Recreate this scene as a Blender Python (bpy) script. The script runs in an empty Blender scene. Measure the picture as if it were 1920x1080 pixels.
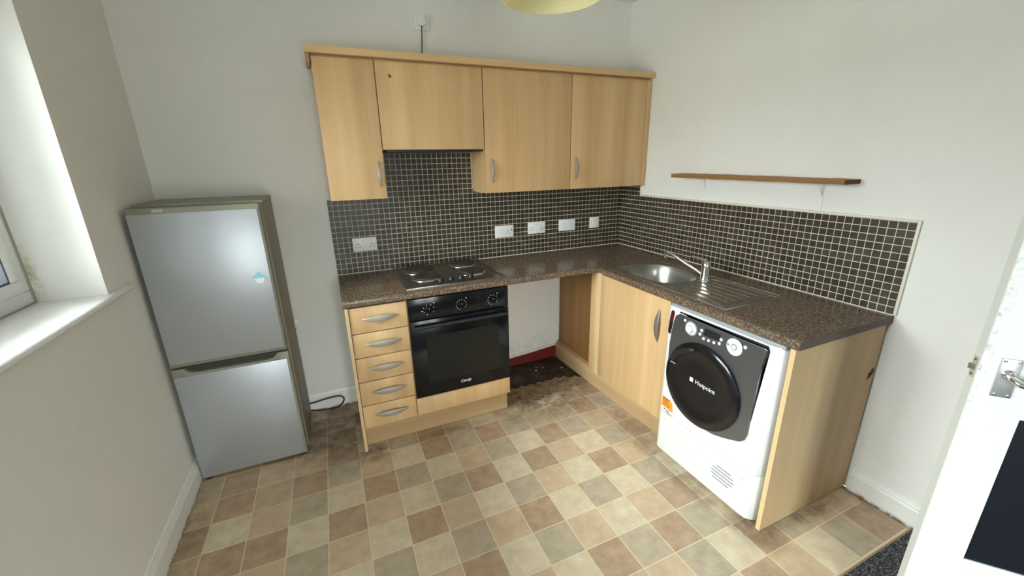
import bpy, bmesh, math, random
from mathutils import Vector, Matrix
random.seed(7)
S = bpy.context.scene
C = S.collection

# ------------------------------------------------------------------ camera
cam_d = bpy.data.cameras.new('camera')
cam = bpy.data.objects.new('camera', cam_d); C.objects.link(cam)
cam_d.sensor_width = 36.0
cam_d.lens = 764.63 / 1920 * 36.0
cam_d.clip_start = 0.02
R2 = Vector((0.91452903, -0.40406735, -0.01913725)); U2 = Vector((0.13643174, 0.26355937, 0.95494651))
FW = Vector((0.38081891, 0.87593723, -0.29616031))
M = Matrix((R2, U2, -FW)).transposed().to_4x4()
M.translation = Vector((-2.17011264, -2.73903489, 1.58578527))
cam.matrix_world = M
S.camera = cam

# ------------------------------------------------------------------ world: overcast sky
w = bpy.data.worlds.new('world'); S.world = w; w.use_nodes = True
nt = w.node_tree; nt.nodes.clear()
out = nt.nodes.new('ShaderNodeOutputWorld'); bg = nt.nodes.new('ShaderNodeBackground')
tc = nt.nodes.new('ShaderNodeTexCoord'); sp = nt.nodes.new('ShaderNodeSeparateXYZ'); rp = nt.nodes.new('ShaderNodeValToRGB')
nt.links.new(tc.outputs['Generated'], sp.inputs[0]); nt.links.new(sp.outputs['Z'], rp.inputs[0])
rp.color_ramp.elements[0].position = 0.0; rp.color_ramp.elements[0].color = (0.20, 0.21, 0.20, 1)
rp.color_ramp.elements[1].position = 0.75; rp.color_ramp.elements[1].color = (0.90, 0.97, 1.0, 1)
e = rp.color_ramp.elements.new(0.02); e.color = (0.34, 0.36, 0.37, 1)
nt.links.new(rp.outputs[0], bg.inputs[0]); bg.inputs[1].default_value = 16.0
nt.links.new(bg.outputs[0], out.inputs[0])

def portal(loc, rot, sx, sy):
    d = bpy.data.lights.new('daylight_portal', 'AREA'); d.shape = 'RECTANGLE'; d.size = sx; d.size_y = sy
    d.cycles.is_portal = True
    o = bpy.data.objects.new('daylight_portal', d); o.location = loc; o.rotation_euler = rot; C.objects.link(o)
portal((-3.32, -1.57, 1.62), (math.radians(90), 0, math.radians(-90)), 1.7, 1.06)
portal((-2.05, -5.05, 1.10), (math.radians(90), 0, 0), 1.1, 1.7)

S.view_settings.view_transform = 'Standard'; S.view_settings.look = 'None'
S.view_settings.gamma = 1.0; S.view_settings.use_curve_mapping = False
S.view_settings.exposure = 1.95

# ------------------------------------------------------------------ materials
def srgb(r, g, b):
    f = lambda c: (c/255/12.92) if c/255 <= 0.04045 else ((c/255+0.055)/1.055)**2.4
    return (f(r), f(g), f(b), 1)
class NT:
    def __init__(s, m): s.t = m.node_tree; s.n = s.t.nodes; s.l = s.t.links
    def add(s, k, **kw):
        x = s.n.new(k)
        for a, b in kw.items(): setattr(x, a, b)
        return x
    def link(s, a, b): s.l.new(a, b)
    def ramp(s, src, stops, interp='LINEAR'):
        r = s.n.new('ShaderNodeValToRGB'); r.color_ramp.interpolation = interp
        el = r.color_ramp.elements
        el[0].position, el[0].color = stops[0]; el[1].position, el[1].color = stops[-1]
        for p, c in stops[1:-1]:
            q = el.new(p); q.color = c
        s.l.new(src, r.inputs[0]); return r.outputs[0]
    def noise(s, vec, scale, detail=4, rough=0.5):
        x = s.n.new('ShaderNodeTexNoise'); x.inputs['Scale'].default_value = scale
        x.inputs['Detail'].default_value = detail; x.inputs['Roughness'].default_value = rough
        if vec: s.l.new(vec, x.inputs['Vector'])
        return x.outputs['Fac']
    def mix(s, fac, a, b, mode='MIX'):
        x = s.n.new('ShaderNodeMix'); x.data_type = 'RGBA'; x.blend_type = mode
        for sock, v in ((x.inputs[0], fac), (x.inputs[6], a), (x.inputs[7], b)):
            if hasattr(v, 'is_output'): s.l.new(v, sock)
            else: sock.default_value = v
        return x.outputs[2]
    def math(s, op, a, b=0.0, clamp=False):
        x = s.n.new('ShaderNodeMath'); x.operation = op; x.use_clamp = clamp
        for sock, v in ((x.inputs[0], a), (x.inputs[1], b)):
            if hasattr(v, 'is_output'): s.l.new(v, sock)
            else: sock.default_value = v
        return x.outputs[0]
    def blob(s, pos, c, r0, r1, scale=(1, 1, 1)):
        # 1 inside r0, 0 outside r1 around c (scaled space)
        a = s.n.new('ShaderNodeVectorMath'); a.operation = 'SUBTRACT'; s.l.new(pos, a.inputs[0]); a.inputs[1].default_value = c
        b = s.n.new('ShaderNodeVectorMath'); b.operation = 'MULTIPLY'; s.l.new(a.outputs[0], b.inputs[0]); b.inputs[1].default_value = scale
        d = s.n.new('ShaderNodeVectorMath'); d.operation = 'LENGTH'; s.l.new(b.outputs[0], d.inputs[0])
        m = s.n.new('ShaderNodeMapRange'); m.inputs[1].default_value = r0; m.inputs[2].default_value = r1
        m.inputs[3].default_value = 1; m.inputs[4].default_value = 0; s.l.new(d.outputs['Value'], m.inputs[0]); return m.outputs[0]
def mat(name, col, rough=0.5, metal=0.0, spec=0.5, bump=None, coat=0.0):
    m = bpy.data.materials.new(name); m.use_nodes = True
    b = m.node_tree.nodes['Principled BSDF']
    b.inputs['Base Color'].default_value = col; b.inputs['Roughness'].default_value = rough
    b.inputs['Metallic'].default_value = metal; b.inputs['Specular IOR Level'].default_value = spec
    b.inputs['Coat Weight'].default_value = coat
    n = NT(m); n.b = b; n.m = m
    g = n.add('ShaderNodeNewGeometry'); n.pos = g.outputs['Position']
    # faint surface variation, so that every material is procedural
    f = n.noise(n.pos, 9, 5)
    v = n.mix(0.5, col, n.ramp(f, [(0.3, tuple(c*0.97 for c in col[:3])+(1,)), (0.7, tuple(min(1, c*1.02) for c in col[:3])+(1,))]))
    n.link(v, b.inputs['Base Color']); n.base = v
    if bump:
        bp_ = n.add('ShaderNodeBump'); bp_.inputs['Strength'].default_value = bump[1]; bp_.inputs['Distance'].default_value = bump[2] if len(bump) > 2 else 0.002
        n.link(n.noise(n.pos, bump[0], 3), bp_.inputs['Height']); n.link(bp_.outputs[0], b.inputs['Normal'])
    return n

def wall_mat(name, col, marks=()):
    n = mat(name, col, 0.72, spec=0.25, bump=(55, 0.12, 0.003))
    c = n.base
    big = n.noise(n.pos, 1.7, 3)
    c = n.mix(n.math('MULTIPLY', n.ramp(big, [(0.3, (0, 0, 0, 1)), (0.8, (1, 1, 1, 1))]), 0.02), c, (0.55, 0.52, 0.44, 1))
    for (ctr, r0, r1, sc, colr, amt, ns) in marks:
        k = n.blob(n.pos, ctr, r0, r1, sc)
        t = n.ramp(n.noise(n.pos, ns, 5, 0.65), [(0.42, (0, 0, 0, 1)), (0.62, (1, 1, 1, 1))])
        c = n.mix(n.math('MULTIPLY', n.math('MULTIPLY', k, t), amt), c, colr)
    n.link(c, n.b.inputs['Base Color']); return n.m
PAINT = (0.80, 0.785, 0.735, 1)
m_wall = wall_mat('wall_paint', PAINT, [
    ((-3.2, -0.735, 1.22), 0.01, 0.12, (3.0, 1, 0.8), srgb(150, 142, 50), 0.8, 34),
    ((-2.0, 0.0, 0.0), 0.05, 0.5, (0.4, 1, 2), srgb(150, 130, 100), 0.25, 14),
    ((0.0, -2.0, 0.35), 0.05, 0.3, (1, 1, 1.2), srgb(200, 192, 175), 0.15, 6),
    ((-0.9, 0.0, 0.12), 0.05, 0.35, (0.7, 1, 2), srgb(90, 75, 55), 0.18, 25)])
m_ceil = wall_mat('ceiling_paint', (0.80, 0.80, 0.77, 1))
m_trim = mat('white_gloss_paint', (0.80, 0.79, 0.74, 1), 0.35, bump=(30, 0.06))
def skirt_mat():
    n = mat('skirting_paint', (0.80, 0.79, 0.74, 1), 0.4, bump=(30, 0.08))
    sx = n.add('ShaderNodeSeparateXYZ'); n.link(n.pos, sx.inputs[0])
    low = n.add('ShaderNodeMapRange'); n.link(sx.outputs['Z'], low.inputs[0]); low.inputs[1].default_value = 0.004; low.inputs[2].default_value = 0.020; low.inputs[3].default_value = 1; low.inputs[4].default_value = 0
    t = n.ramp(n.noise(n.pos, 28, 5, 0.7), [(0.40, (0, 0, 0, 1)), (0.60, (1, 1, 1, 1))])
    n.link(n.mix(n.math('MULTIPLY', low.outputs[0], t), n.base, srgb(80, 62, 40)), n.b.inputs['Base Color']); return n.m
m_skirt = skirt_mat()
m_upvc = mat('white_window_plastic', (0.82, 0.83, 0.82, 1), 0.3).m
m_gasket = mat('grey_gasket', (0.08, 0.09, 0.11, 1), 0.6).m

def wood(name, a, b, axis='z', rough=0.42, streak=1.0):
    m = bpy.data.materials.new(name); m.use_nodes = True
    n = NT(m); bs = n.n['Principled BSDF']; bs.inputs['Roughness'].default_value = rough; bs.inputs['Specular IOR Level'].default_value = 0.4
    g = n.add('ShaderNodeNewGeometry'); oi = n.add('ShaderNodeObjectInfo')
    mp = n.add('ShaderNodeMapping'); n.link(g.outputs['Position'], mp.inputs[0])
    ln, ac = 0.35, 9.0
    mp.inputs['Scale'].default_value = {'z': (ac, ac, ln), 'x': (ln, ac, ac), 'y': (ac, ln, ac)}[axis]
    cb = n.add('ShaderNodeCombineXYZ'); n.link(n.math('MULTIPLY', oi.outputs['Random'], 37.0), cb.inputs[0]); n.link(n.math('MULTIPLY', oi.outputs['Random'], 17.0), cb.inputs[1])
    n.link(cb.outputs[0], mp.inputs['Location'])
    f1 = n.noise(mp.outputs[0], 1.0, 3, 0.5); f2 = n.noise(mp.outputs[0], 9.0, 6, 0.65)
    mid = tuple((x+y)/2 for x, y in zip(a, b))
    c = n.ramp(f1, [(0.30, a), (0.5, mid), (0.68, b)])
    fine = n.ramp(f2, [(0.35, (0.84, 0.80, 0.74, 1)), (0.6, (1, 1, 1, 1))])
    c = n.mix(0.40*streak, c, fine, 'MULTIPLY')
    n.link(c, bs.inputs['Base Color'])
    bp_ = n.add('ShaderNodeBump'); bp_.inputs['Strength'].default_value = 0.05; bp_.inputs['Distance'].default_value = 0.001
    n.link(f2, bp_.inputs['Height']); n.link(bp_.outputs[0], bs.inputs['Normal'])
    return m
WA, WB = (0.55, 0.342, 0.160, 1), (0.70, 0.475, 0.242, 1)
m_wood = wood('beech_laminate', WA, WB, 'z')
m_woodx = wood('beech_laminate_along', WA, WB, 'x')
m_woody = wood('beech_laminate_side', WA, WB, 'y')
m_plinth = wood('plinth_laminate', (0.42, 0.27, 0.13, 1), (0.58, 0.41, 0.22, 1), 'x')
m_plinthy = wood('plinth_laminate_side', (0.42, 0.27, 0.13, 1), (0.58, 0.41, 0.22, 1), 'y')
m_edge = wood('beech_edge_band', (0.62, 0.44, 0.22, 1), (0.75, 0.56, 0.31, 1), 'z')
m_chip = mat('broken_chipboard', srgb(170, 130, 92), 0.9, bump=(120, 0.6, 0.004)).m
m_shelfw = wood('raw_pine', srgb(128, 88, 46), srgb(170, 126, 72), 'y', 0.6)
m_shelfend = mat('dark_end_grain', srgb(98, 66, 34), 0.8, bump=(90, 0.3)).m
m_stain = mat('brown_chip_mark', srgb(86, 34, 20), 0.8, bump=(90, 0.4)).m
m_knot = mat('brown_scuff', srgb(110, 70, 20), 0.7).m

def counter_mat():
    m = bpy.data.materials.new('speckled_laminate'); m.use_nodes = True
    n = NT(m); bs = n.n['Principled BSDF']; bs.inputs['Roughness'].default_value = 0.2
    g = n.add('ShaderNodeNewGeometry'); p = g.outputs['Position']
    v = n.add('ShaderNodeTexVoronoi'); v.inputs['Scale'].default_value = 190; n.link(p, v.inputs['Vector'])
    f = n.add('ShaderNodeSeparateColor'); n.link(v.outputs['Color'], f.inputs[0])
    c1 = n.ramp(f.outputs[0], [(0.0, srgb(60, 46, 35)), (0.35, srgb(92, 76, 61)), (0.75, srgb(116, 97, 79)), (1.0, srgb(182, 162, 136))])
    c2 = n.ramp(n.noise(p, 75, 4, 0.6), [(0.35, srgb(66, 51, 39)), (0.65, srgb(126, 107, 87))])
    n.link(n.mix(0.5, c1, c2), bs.inputs['Base Color'])
    n.link(n.ramp(n.noise(p, 60, 3), [(0.3, (0.17,)*3+(1,)), (0.7, (0.25,)*3+(1,))]), bs.inputs['Roughness'])
    bp_ = n.add('ShaderNodeBump'); bp_.inputs['Strength'].default_value = 0.04; bp_.inputs['Distance'].default_value = 0.001
    n.link(n.noise(p, 160, 2), bp_.inputs['Height']); n.link(bp_.outputs[0], bs.inputs['Normal'])
    return m
m_top = counter_mat()
def mosaic_mat():
    m = bpy.data.materials.new('dark_mosaic_glaze'); m.use_nodes = True
    n = NT(m); bs = n.n['Principled BSDF']; bs.inputs['Roughness'].default_value = 0.36; bs.inputs['Specular IOR Level'].default_value = 0.35
    g = n.add('ShaderNodeNewGeometry')
    dv = n.add('ShaderNodeVectorMath', operation='DIVIDE'); n.link(g.outputs['Position'], dv.inputs[0]); dv.inputs[1].default_value = (0.0331,)*3
    of = n.add('ShaderNodeVectorMath', operation='SUBTRACT'); n.link(dv.outputs[0], of.inputs[0]); of.inputs[1].default_value = (0, 0, 0.92/0.0331)
    fl = n.add('ShaderNodeVectorMath', operation='FLOOR'); n.link(of.outputs[0], fl.inputs[0])
    wn = n.add('ShaderNodeTexWhiteNoise'); wn.noise_dimensions = '3D'; n.link(fl.outputs[0], wn.inputs['Vector'])
    c = n.ramp(wn.outputs['Value'], [(0, srgb(46, 37, 28)), (0.3, srgb(56, 47, 36)), (0.7, srgb(66, 58, 46)), (1, srgb(76, 70, 57))])
    c = n.mix(0.35, c, n.ramp(n.noise(g.outputs['Position'], 40, 4), [(0.3, srgb(44, 35, 26)), (0.7, srgb(70, 62, 50))]))
    n.link(c, bs.inputs['Base Color']); return m
m_mosaic = mosaic_mat()
m_grout = mat('cream_grout', srgb(214, 205, 184), 0.85).m
m_whitetrim = mat('white_tile_trim', srgb(222, 218, 200), 0.5).m
m_socket = mat('white_socket_plastic', (0.80, 0.80, 0.78, 1), 0.3).m
m_dark = mat('black_hole', (0.01, 0.01, 0.01, 1), 0.7).m
m_steel = mat('brushed_steel', (0.52, 0.50, 0.46, 1), 0.24, 1.0).m
m_bowl = mat('satin_steel_bowl', (0.50, 0.49, 0.45, 1), 0.30, 1.0).m
m_hob = mat('dark_steel_hob', (0.30, 0.27, 0.235, 1), 0.28, 1.0).m
m_chrome = mat('chrome', (0.80, 0.80, 0.80, 1), 0.08, 1.0).m
m_iron = mat('cast_iron', (0.055, 0.045, 0.04, 1), 0.5, 0.3).m
m_nickel = mat('brushed_nickel', (0.38, 0.34, 0.275, 1), 0.5, 0.35).m
m_nickel_shaded = mat('shaded_nickel', (0.22, 0.19, 0.145, 1), 0.5, 0.4).m  # darker copy of the handle nickel, with shade put into its colour
m_black = mat('black_gloss_enamel', (0.005, 0.005, 0.006, 1), 0.15, spec=0.35).m
m_blackm = mat('black_plastic', (0.012, 0.012, 0.013, 1), 0.4).m
m_glass = mat('dark_oven_glass', (0.012, 0.012, 0.010, 1), 0.2, spec=0.25).m
m_print = mat('white_print', (0.45, 0.45, 0.44, 1), 0.5).m
m_printw = mat('bright_print', (0.85, 0.85, 0.84, 1), 0.5).m
m_wm = mat('white_appliance_enamel', (0.74, 0.77, 0.77, 1), 0.28).m
m_wm2 = mat('white_kick_panel', (0.70, 0.72, 0.68, 1), 0.4)
t_ = m_wm2.ramp(m_wm2.noise(m_wm2.pos, 22, 6, 0.7), [(0.58, (0, 0, 0, 1)), (0.75, (1, 1, 1, 1))])
m_wm2.link(m_wm2.mix(m_wm2.math('MULTIPLY', t_, 0.45), m_wm2.base, srgb(140, 130, 115)), m_wm2.b.inputs['Base Color']); m_wm2 = m_wm2.m
m_fascia = mat('graphite_fascia', (0.20, 0.21, 0.22, 1), 0.30, 0.8).m
m_grey = mat('grey_plastic', (0.30, 0.31, 0.30, 1), 0.4).m
m_doorb = mat('smoked_black_door', (0.008, 0.008, 0.009, 1), 0.16).m
m_red = mat('dark_red_window', (0.11, 0.012, 0.010, 1), 0.2).m
m_orange = mat('orange_label', srgb(235, 150, 50), 0.5).m
m_orangeb = mat('label_print', srgb(150, 75, 20), 0.5).m
m_fridge = mat('silver_fridge_door', (0.46, 0.48, 0.50, 1), 0.40, 0.6).m
m_ftrim = mat('grey_fridge_trim', srgb(140, 138, 120), 0.45, 0.1).m
m_fside = mat('grey_fridge_side', srgb(134, 126, 108), 0.5, 0.1).m
m_fdark = mat('fridge_grip_shadow', srgb(60, 56, 46), 0.6).m
m_cable = mat('black_cable', (0.015, 0.013, 0.012, 1), 0.5).m
m_sblue = mat('sticker_blue', srgb(150, 215, 235), 0.5).m
m_swhite = mat('sticker_white', (0.85, 0.85, 0.85, 1), 0.5).m
m_redpaint = mat('dark_red_paint', srgb(104, 20, 14), 0.6, bump=(40, 0.4)).m
m_rubble = mat('plaster_crumb', srgb(200, 195, 180), 0.9, bump=(90, 0.5)).m
m_panelb = mat('black_painted_panel', (0.010, 0.013, 0.018, 1), 0.30, bump=(7, 0.1)).m
m_doorchrome = mat('worn_chrome_plate', (0.55, 0.57, 0.57, 1), 0.4, 0.7).m

def door_paint():
    n = mat('white_door_paint', (0.82, 0.83, 0.81, 1), 0.38, bump=(18, 0.05))
    tc = n.add('ShaderNodeTexCoord'); p = tc.outputs['Object']
    sx = n.add('ShaderNodeSeparateXYZ'); n.link(p, sx.inputs[0])
    k = n.add('ShaderNodeMapRange'); n.link(sx.outputs['X'], k.inputs[0]); k.inputs[1].default_value = 0.0; k.inputs[2].default_value = 0.026; k.inputs[3].default_value = 1; k.inputs[4].default_value = 0
    zk = n.blob(p, (0, 0, 1.15), 0.15, 0.38, (0, 0, 1))
    t = n.ramp(n.noise(p, 75, 6, 0.75), [(0.50, (0, 0, 0, 1)), (0.62, (1, 1, 1, 1))])
    a = n.math('MULTIPLY', n.math('MULTIPLY', k.outputs[0], zk), n.math('MULTIPLY', t, 0.6))
    n.link(n.mix(a, n.base, srgb(96, 94, 76)), n.b.inputs['Base Color']); return n.m
m_doorp = door_paint()
m_dooredge = mat('door_edge_paint', (0.66, 0.67, 0.61, 1), 0.5, bump=(40, 0.15)).m

def shade_mat():
    m = bpy.data.materials.new('cream_fabric_shade'); m.use_nodes = True
    n = NT(m); bs = n.n['Principled BSDF']; bs.inputs['Base Color'].default_value = (0.86, 0.80, 0.52, 1); bs.inputs['Roughness'].default_value = 0.8
    g = n.add('ShaderNodeNewGeometry')
    n.link(n.ramp(n.noise(g.outputs['Position'], 120, 3), [(0.3, (0.84, 0.78, 0.50, 1)), (0.7, (0.90, 0.84, 0.58, 1))]), bs.inputs['Base Color'])
    tr = n.add('ShaderNodeBsdfTranslucent'); tr.inputs[0].default_value = (0.86, 0.80, 0.52, 1)
    mx = n.add('ShaderNodeMixShader'); mx.inputs[0].default_value = 0.45
    n.link(bs.outputs[0], mx.inputs[1]); n.link(tr.outputs[0], mx.inputs[2]); n.link(mx.outputs[0], n.n['Material Output'].inputs[0]); return m
m_shade = shade_mat()
def pane_mat():
    m = bpy.data.materials.new('window_glass'); m.use_nodes = True
    n = NT(m); n.n.remove(n.n['Principled BSDF'])
    t = n.add('ShaderNodeBsdfTransparent'); t.inputs[0].default_value = (0.97, 0.985, 0.98, 1)
    gl = n.add('ShaderNodeBsdfGlossy'); gl.inputs['Roughness'].default_value = 0.02
    fr = n.add('ShaderNodeFresnel'); fr.inputs[0].default_value = 1.45
    mx = n.add('ShaderNodeMixShader'); n.link(fr.outputs[0], mx.inputs[0]); n.link(t.outputs[0], mx.inputs[1]); n.link(gl.outputs[0], mx.inputs[2])
    n.link(mx.outputs[0], n.n['Material Output'].inputs[0]); return m
m_pane = pane_mat()

# floor dirt, shared by all vinyl colours: a worn ring of grime around the units, in world space
def floor_dirt(n, c):
    p = n.pos
    big = n.ramp(n.noise(p, 13, 6, 0.7), [(0.40, (0, 0, 0, 1)), (0.60, (1, 1, 1, 1))])
    spots = [((-0.97, -0.42, 0), 0.14, 0.46, (0.8, 1, 1), 1.0), ((-2.33, -0.25, 0), 0.2, 0.48, (1.1, 0.9, 1), 0.7),
             ((-2.12, -0.60, 0), 0.03, 0.13, (1, 1, 1), 0.8), ((-0.62, -1.87, 0), 0.03, 0.14, (1, 1, 1), 0.8), ((-0.70, -1.45, 0), 0.03, 0.08, (1.0, 0.15, 1), 0.55),
             ((-1.65, -0.60, 0), 0.02, 0.08, (0.2, 1, 1), 0.5), ((-2.98, -0.8, 0), 0.02, 0.14, (1, 0.3, 1), 0.6),
             ((-0.63, -0.95, 0), 0.02, 0.09, (1, 0.25, 1), 0.45), ((-0.3, -1.91, 0), 0.01, 0.05, (0.15, 1, 1), 0.7), ((-0.02, -2.0, 0), 0.01, 0.04, (1, 0.2, 1), 0.7)]
    for ctr, r0, r1, sc, amt in spots:
        k = n.blob(p, ctr, r0, r1, sc)
        kk = n.math('ADD', n.math('MULTIPLY', k, 0.32), n.math('MULTIPLY', n.math('MULTIPLY', k, big), 0.62), clamp=True)
        c = n.mix(n.math('MULTIPLY', kk, amt), c, srgb(74, 56, 36))
    return c
def vinyl(name, a, b):
    n = mat(name, a, 0.42, spec=0.35)
    f = n.noise(n.pos, 16, 6, 0.62)
    c = n.ramp(f, [(0.32, a), (0.50, tuple((x+y)/2 for x, y in zip(a, b))), (0.68, b)])
    speck = n.ramp(n.noise(n.pos, 70, 3, 0.6), [(0.66, (0, 0, 0, 1)), (0.74, (1, 1, 1, 1))])
    c = n.mix(n.math('MULTIPLY', speck, 0.12), c, srgb(90, 72, 52))
    oi = n.add('ShaderNodeObjectInfo')
    c = n.mix(0.5, c, n.ramp(oi.outputs['Random'], [(0, (0.90, 0.90, 0.90, 1)), (1, (1, 1, 1, 1))]), 'MULTIPLY')
    n.link(floor_dirt(n, c), n.b.inputs['Base Color'])
    bp_ = n.add('ShaderNodeBump'); bp_.inputs['Strength'].default_value = 0.12; bp_.inputs['Distance'].default_value = 0.002
    n.link(f, bp_.inputs['Height']); n.link(bp_.outputs[0], n.b.inputs['Normal'])
    return n.m
V = {'L': vinyl('vinyl_cream', srgb(202, 184, 152), srgb(224, 209, 180)),
     'T': vinyl('vinyl_sand', srgb(192, 166, 134), srgb(214, 190, 158)),
     'B': vinyl('vinyl_brown', srgb(166, 140, 113), srgb(192, 165, 136)),
     'G': vinyl('vinyl_grey', srgb(172, 157, 132), srgb(196, 181, 155)),
     'M': vinyl('vinyl_taupe', srgb(180, 159, 130), srgb(204, 183, 152))}
gn = mat('vinyl_joint', srgb(226, 206, 170), 0.6); gn.link(floor_dirt(gn, gn.base), gn.b.inputs['Base Color']); m_joint = gn.m
tn = mat('torn_vinyl_backing', srgb(142, 120, 90), 0.85, bump=(45, 0.7, 0.006))
tt = tn.ramp(tn.noise(tn.pos, 17, 6, 0.75), [(0.44, (0, 0, 0, 1)), (0.7, (1, 1, 1, 1))])
tn.link(tn.mix(tt, tn.base, srgb(56, 42, 28)), tn.b.inputs['Base Color']); m_torn = tn.m
bn = mat('damp_subfloor', srgb(60, 42, 24), 0.7, bump=(30, 0.8, 0.008))
tt = bn.ramp(bn.noise(bn.pos, 11, 7, 0.75), [(0.38, srgb(26, 17, 10)), (0.52, srgb(52, 37, 22)), (0.7, srgb(88, 66, 42))])
bn.link(tt, bn.b.inputs['Base Color']); m_sub = bn.m
def carpet_mat():
    n = mat('grey_carpet', srgb(62, 62, 66), 0.95, spec=0.1)
    mp = n.add('ShaderNodeMapping'); n.link(n.pos, mp.inputs[0]); mp.inputs['Rotation'].default_value = (0, 0, 0.5); mp.inputs['Scale'].default_value = (1, 3.0, 1)
    f = n.noise(mp.outputs[0], 60, 4, 0.7)
    n.link(n.ramp(f, [(0.35, srgb(40, 40, 45)), (0.52, srgb(88, 88, 92)), (0.66, srgb(160, 158, 150))]), n.b.inputs['Base Color'])
    bp_ = n.add('ShaderNodeBump'); bp_.inputs['Strength'].default_value = 0.8; bp_.inputs['Distance'].default_value = 0.01
    n.link(f, bp_.inputs['Height']); n.link(bp_.outputs[0], n.b.inputs['Normal']); return n.m
m_carpet = carpet_mat()
m_trim = m_trim.m

# ------------------------------------------------------------------ mesh helpers
def NB(): return bmesh.new()
def box(bm, x0, x1, y0, y1, z0, z1, bev=0.0, seg=2):
    if x0 > x1: x0, x1 = x1, x0
    if y0 > y1: y0, y1 = y1, y0
    if z0 > z1: z0, z1 = z1, z0
    v = [bm.verts.new(p) for p in ((x0,y0,z0),(x1,y0,z0),(x1,y1,z0),(x0,y1,z0),(x0,y0,z1),(x1,y0,z1),(x1,y1,z1),(x0,y1,z1))]
    fs = [bm.faces.new([v[i] for i in q]) for q in ((3,2,1,0),(4,5,6,7),(0,1,5,4),(1,2,6,5),(2,3,7,6),(3,0,4,7))]
    if bev:
        es = list({e for f in fs for e in f.edges})
        bmesh.ops.bevel(bm, geom=es, offset=bev, segments=seg, profile=0.5, affect='EDGES')
    return bm
def prism(bm, pts, f0, f1, bev=0.0):
    """pts: list of 2-D points; f0/f1 map (a,b) to 3-D for the two caps"""
    a = [bm.verts.new(f0(*p)) for p in pts]; b = [bm.verts.new(f1(*p)) for p in pts]
    n = len(pts); fs = [bm.faces.new(a), bm.faces.new(b)]
    for i in range(n): fs.append(bm.faces.new((a[i], a[(i+1) % n], b[(i+1) % n], b[i])))
    bmesh.ops.recalc_face_normals(bm, faces=fs)
    if bev:
        bmesh.ops.bevel(bm, geom=list(fs[1].edges), offset=bev, segments=2, profile=0.5, affect='EDGES')
    return bm
def frame_of(d):
    d = d.normalized(); a = Vector((0, 0, 1)) if abs(d.z) < 0.9 else Vector((1, 0, 0))
    u = d.cross(a).normalized(); return u, d.cross(u).normalized()
def tube(bm, path, r, seg=10, caps=True):
    path = [Vector(p) for p in path]; n = len(path); rings = []
    rr = r if isinstance(r, (list, tuple)) else [r]*n
    u = None
    for i, p in enumerate(path):
        d = (path[min(i+1, n-1)] - path[max(i-1, 0)])
        if u is None: u, v = frame_of(d)
        else:
            dn = d.normalized(); u = (u - dn*u.dot(dn)).normalized(); v = dn.cross(u)
        rings.append([bm.verts.new(p + rr[i]*(math.cos(t)*u + math.sin(t)*v)) for t in [2*math.pi*k/seg for k in range(seg)]])
    fs = []
    for i in range(n-1):
        for k in range(seg): fs.append(bm.faces.new((rings[i][k], rings[i][(k+1) % seg], rings[i+1][(k+1) % seg], rings[i+1][k])))
    if caps: fs.append(bm.faces.new(rings[0])); fs.append(bm.faces.new(rings[-1]))
    bmesh.ops.recalc_face_normals(bm, faces=fs); return bm
def lathe(bm, c, axis, prof, seg=32, cap0=True, cap1=True):
    """prof: (radius, offset along axis)"""
    c = Vector(c); d = Vector(axis).normalized(); u, v = frame_of(d); rings = []; fs = []
    for r, h in prof:
        rings.append([bm.verts.new(c + d*h + r*(math.cos(t)*u + math.sin(t)*v)) for t in [2*math.pi*k/seg for k in range(seg)]])
    for i in range(len(prof)-1):
        for k in range(seg): fs.append(bm.faces.new((rings[i][k], rings[i][(k+1) % seg], rings[i+1][(k+1) % seg], rings[i+1][k])))
    if cap0: fs.append(bm.faces.new(rings[0]))
    if cap1: fs.append(bm.faces.new(rings[-1]))
    bmesh.ops.recalc_face_normals(bm, faces=fs); return bm
def smooth_path(pts, n=6):
    pts = [Vector(p) for p in pts]; o = []
    for i in range(len(pts)-1):
        p0 = pts[max(i-1, 0)]; p1 = pts[i]; p2 = pts[i+1]; p3 = pts[min(i+2, len(pts)-1)]
        for k in range(n):
            t = k/n
            o.append(0.5*((2*p1) + (p2-p0)*t + (2*p0-5*p1+4*p2-p3)*t*t + (3*p1-p0-3*p2+p3)*t**3))
    o.append(pts[-1]); return o
def smooth_loop(pts, n=5):
    m = len(pts); o = []
    P = [Vector((a, b, 0)) for a, b in pts]
    for i in range(m):
        p0, p1, p2, p3 = P[i-1], P[i], P[(i+1) % m], P[(i+2) % m]
        for k in range(n):
            t = k/n; q = 0.5*((2*p1) + (p2-p0)*t + (2*p0-5*p1+4*p2-p3)*t*t + (3*p1-p0-3*p2+p3)*t**3); o.append((q.x, q.y))
    return o

def origin_of(parent):
    v = Vector((0, 0, 0)); p = parent
    while p: v += p.location; p = p.parent
    return v
def obj(name, bm, m, parent=None, smooth=False, label=None, local=False, kind=None):
    me = bpy.data.meshes.new(name)
    if parent is None: o_ = Vector((0, 0, 0))
    else: o_ = origin_of(parent)
    if bm.verts:
        lo = Vector([min(v.co[i] for v in bm.verts) for i in range(3)]); hi = Vector([max(v.co[i] for v in bm.verts) for i in range(3)])
        c = (lo+hi)/2
        if parent is None: c = Vector((c.x, c.y, lo.z))
    else: c = Vector((0, 0, 0))
    if local: c = Vector((0, 0, 0)); o_ = Vector((0, 0, 0))
    for v in bm.verts: v.co -= c
    bm.to_mesh(me); bm.free(); me.materials.append(m)
    if smooth:
        for p in me.polygons: p.use_smooth = True
        try: me.set_sharp_from_angle(angle=math.radians(38))
        except Exception: pass
    o = bpy.data.objects.new(name, me); C.objects.link(o); o.location = c - o_
    if parent: o.parent = parent
    if label: o['label'] = label
    if kind: o['kind'] = kind
    return o
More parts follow.
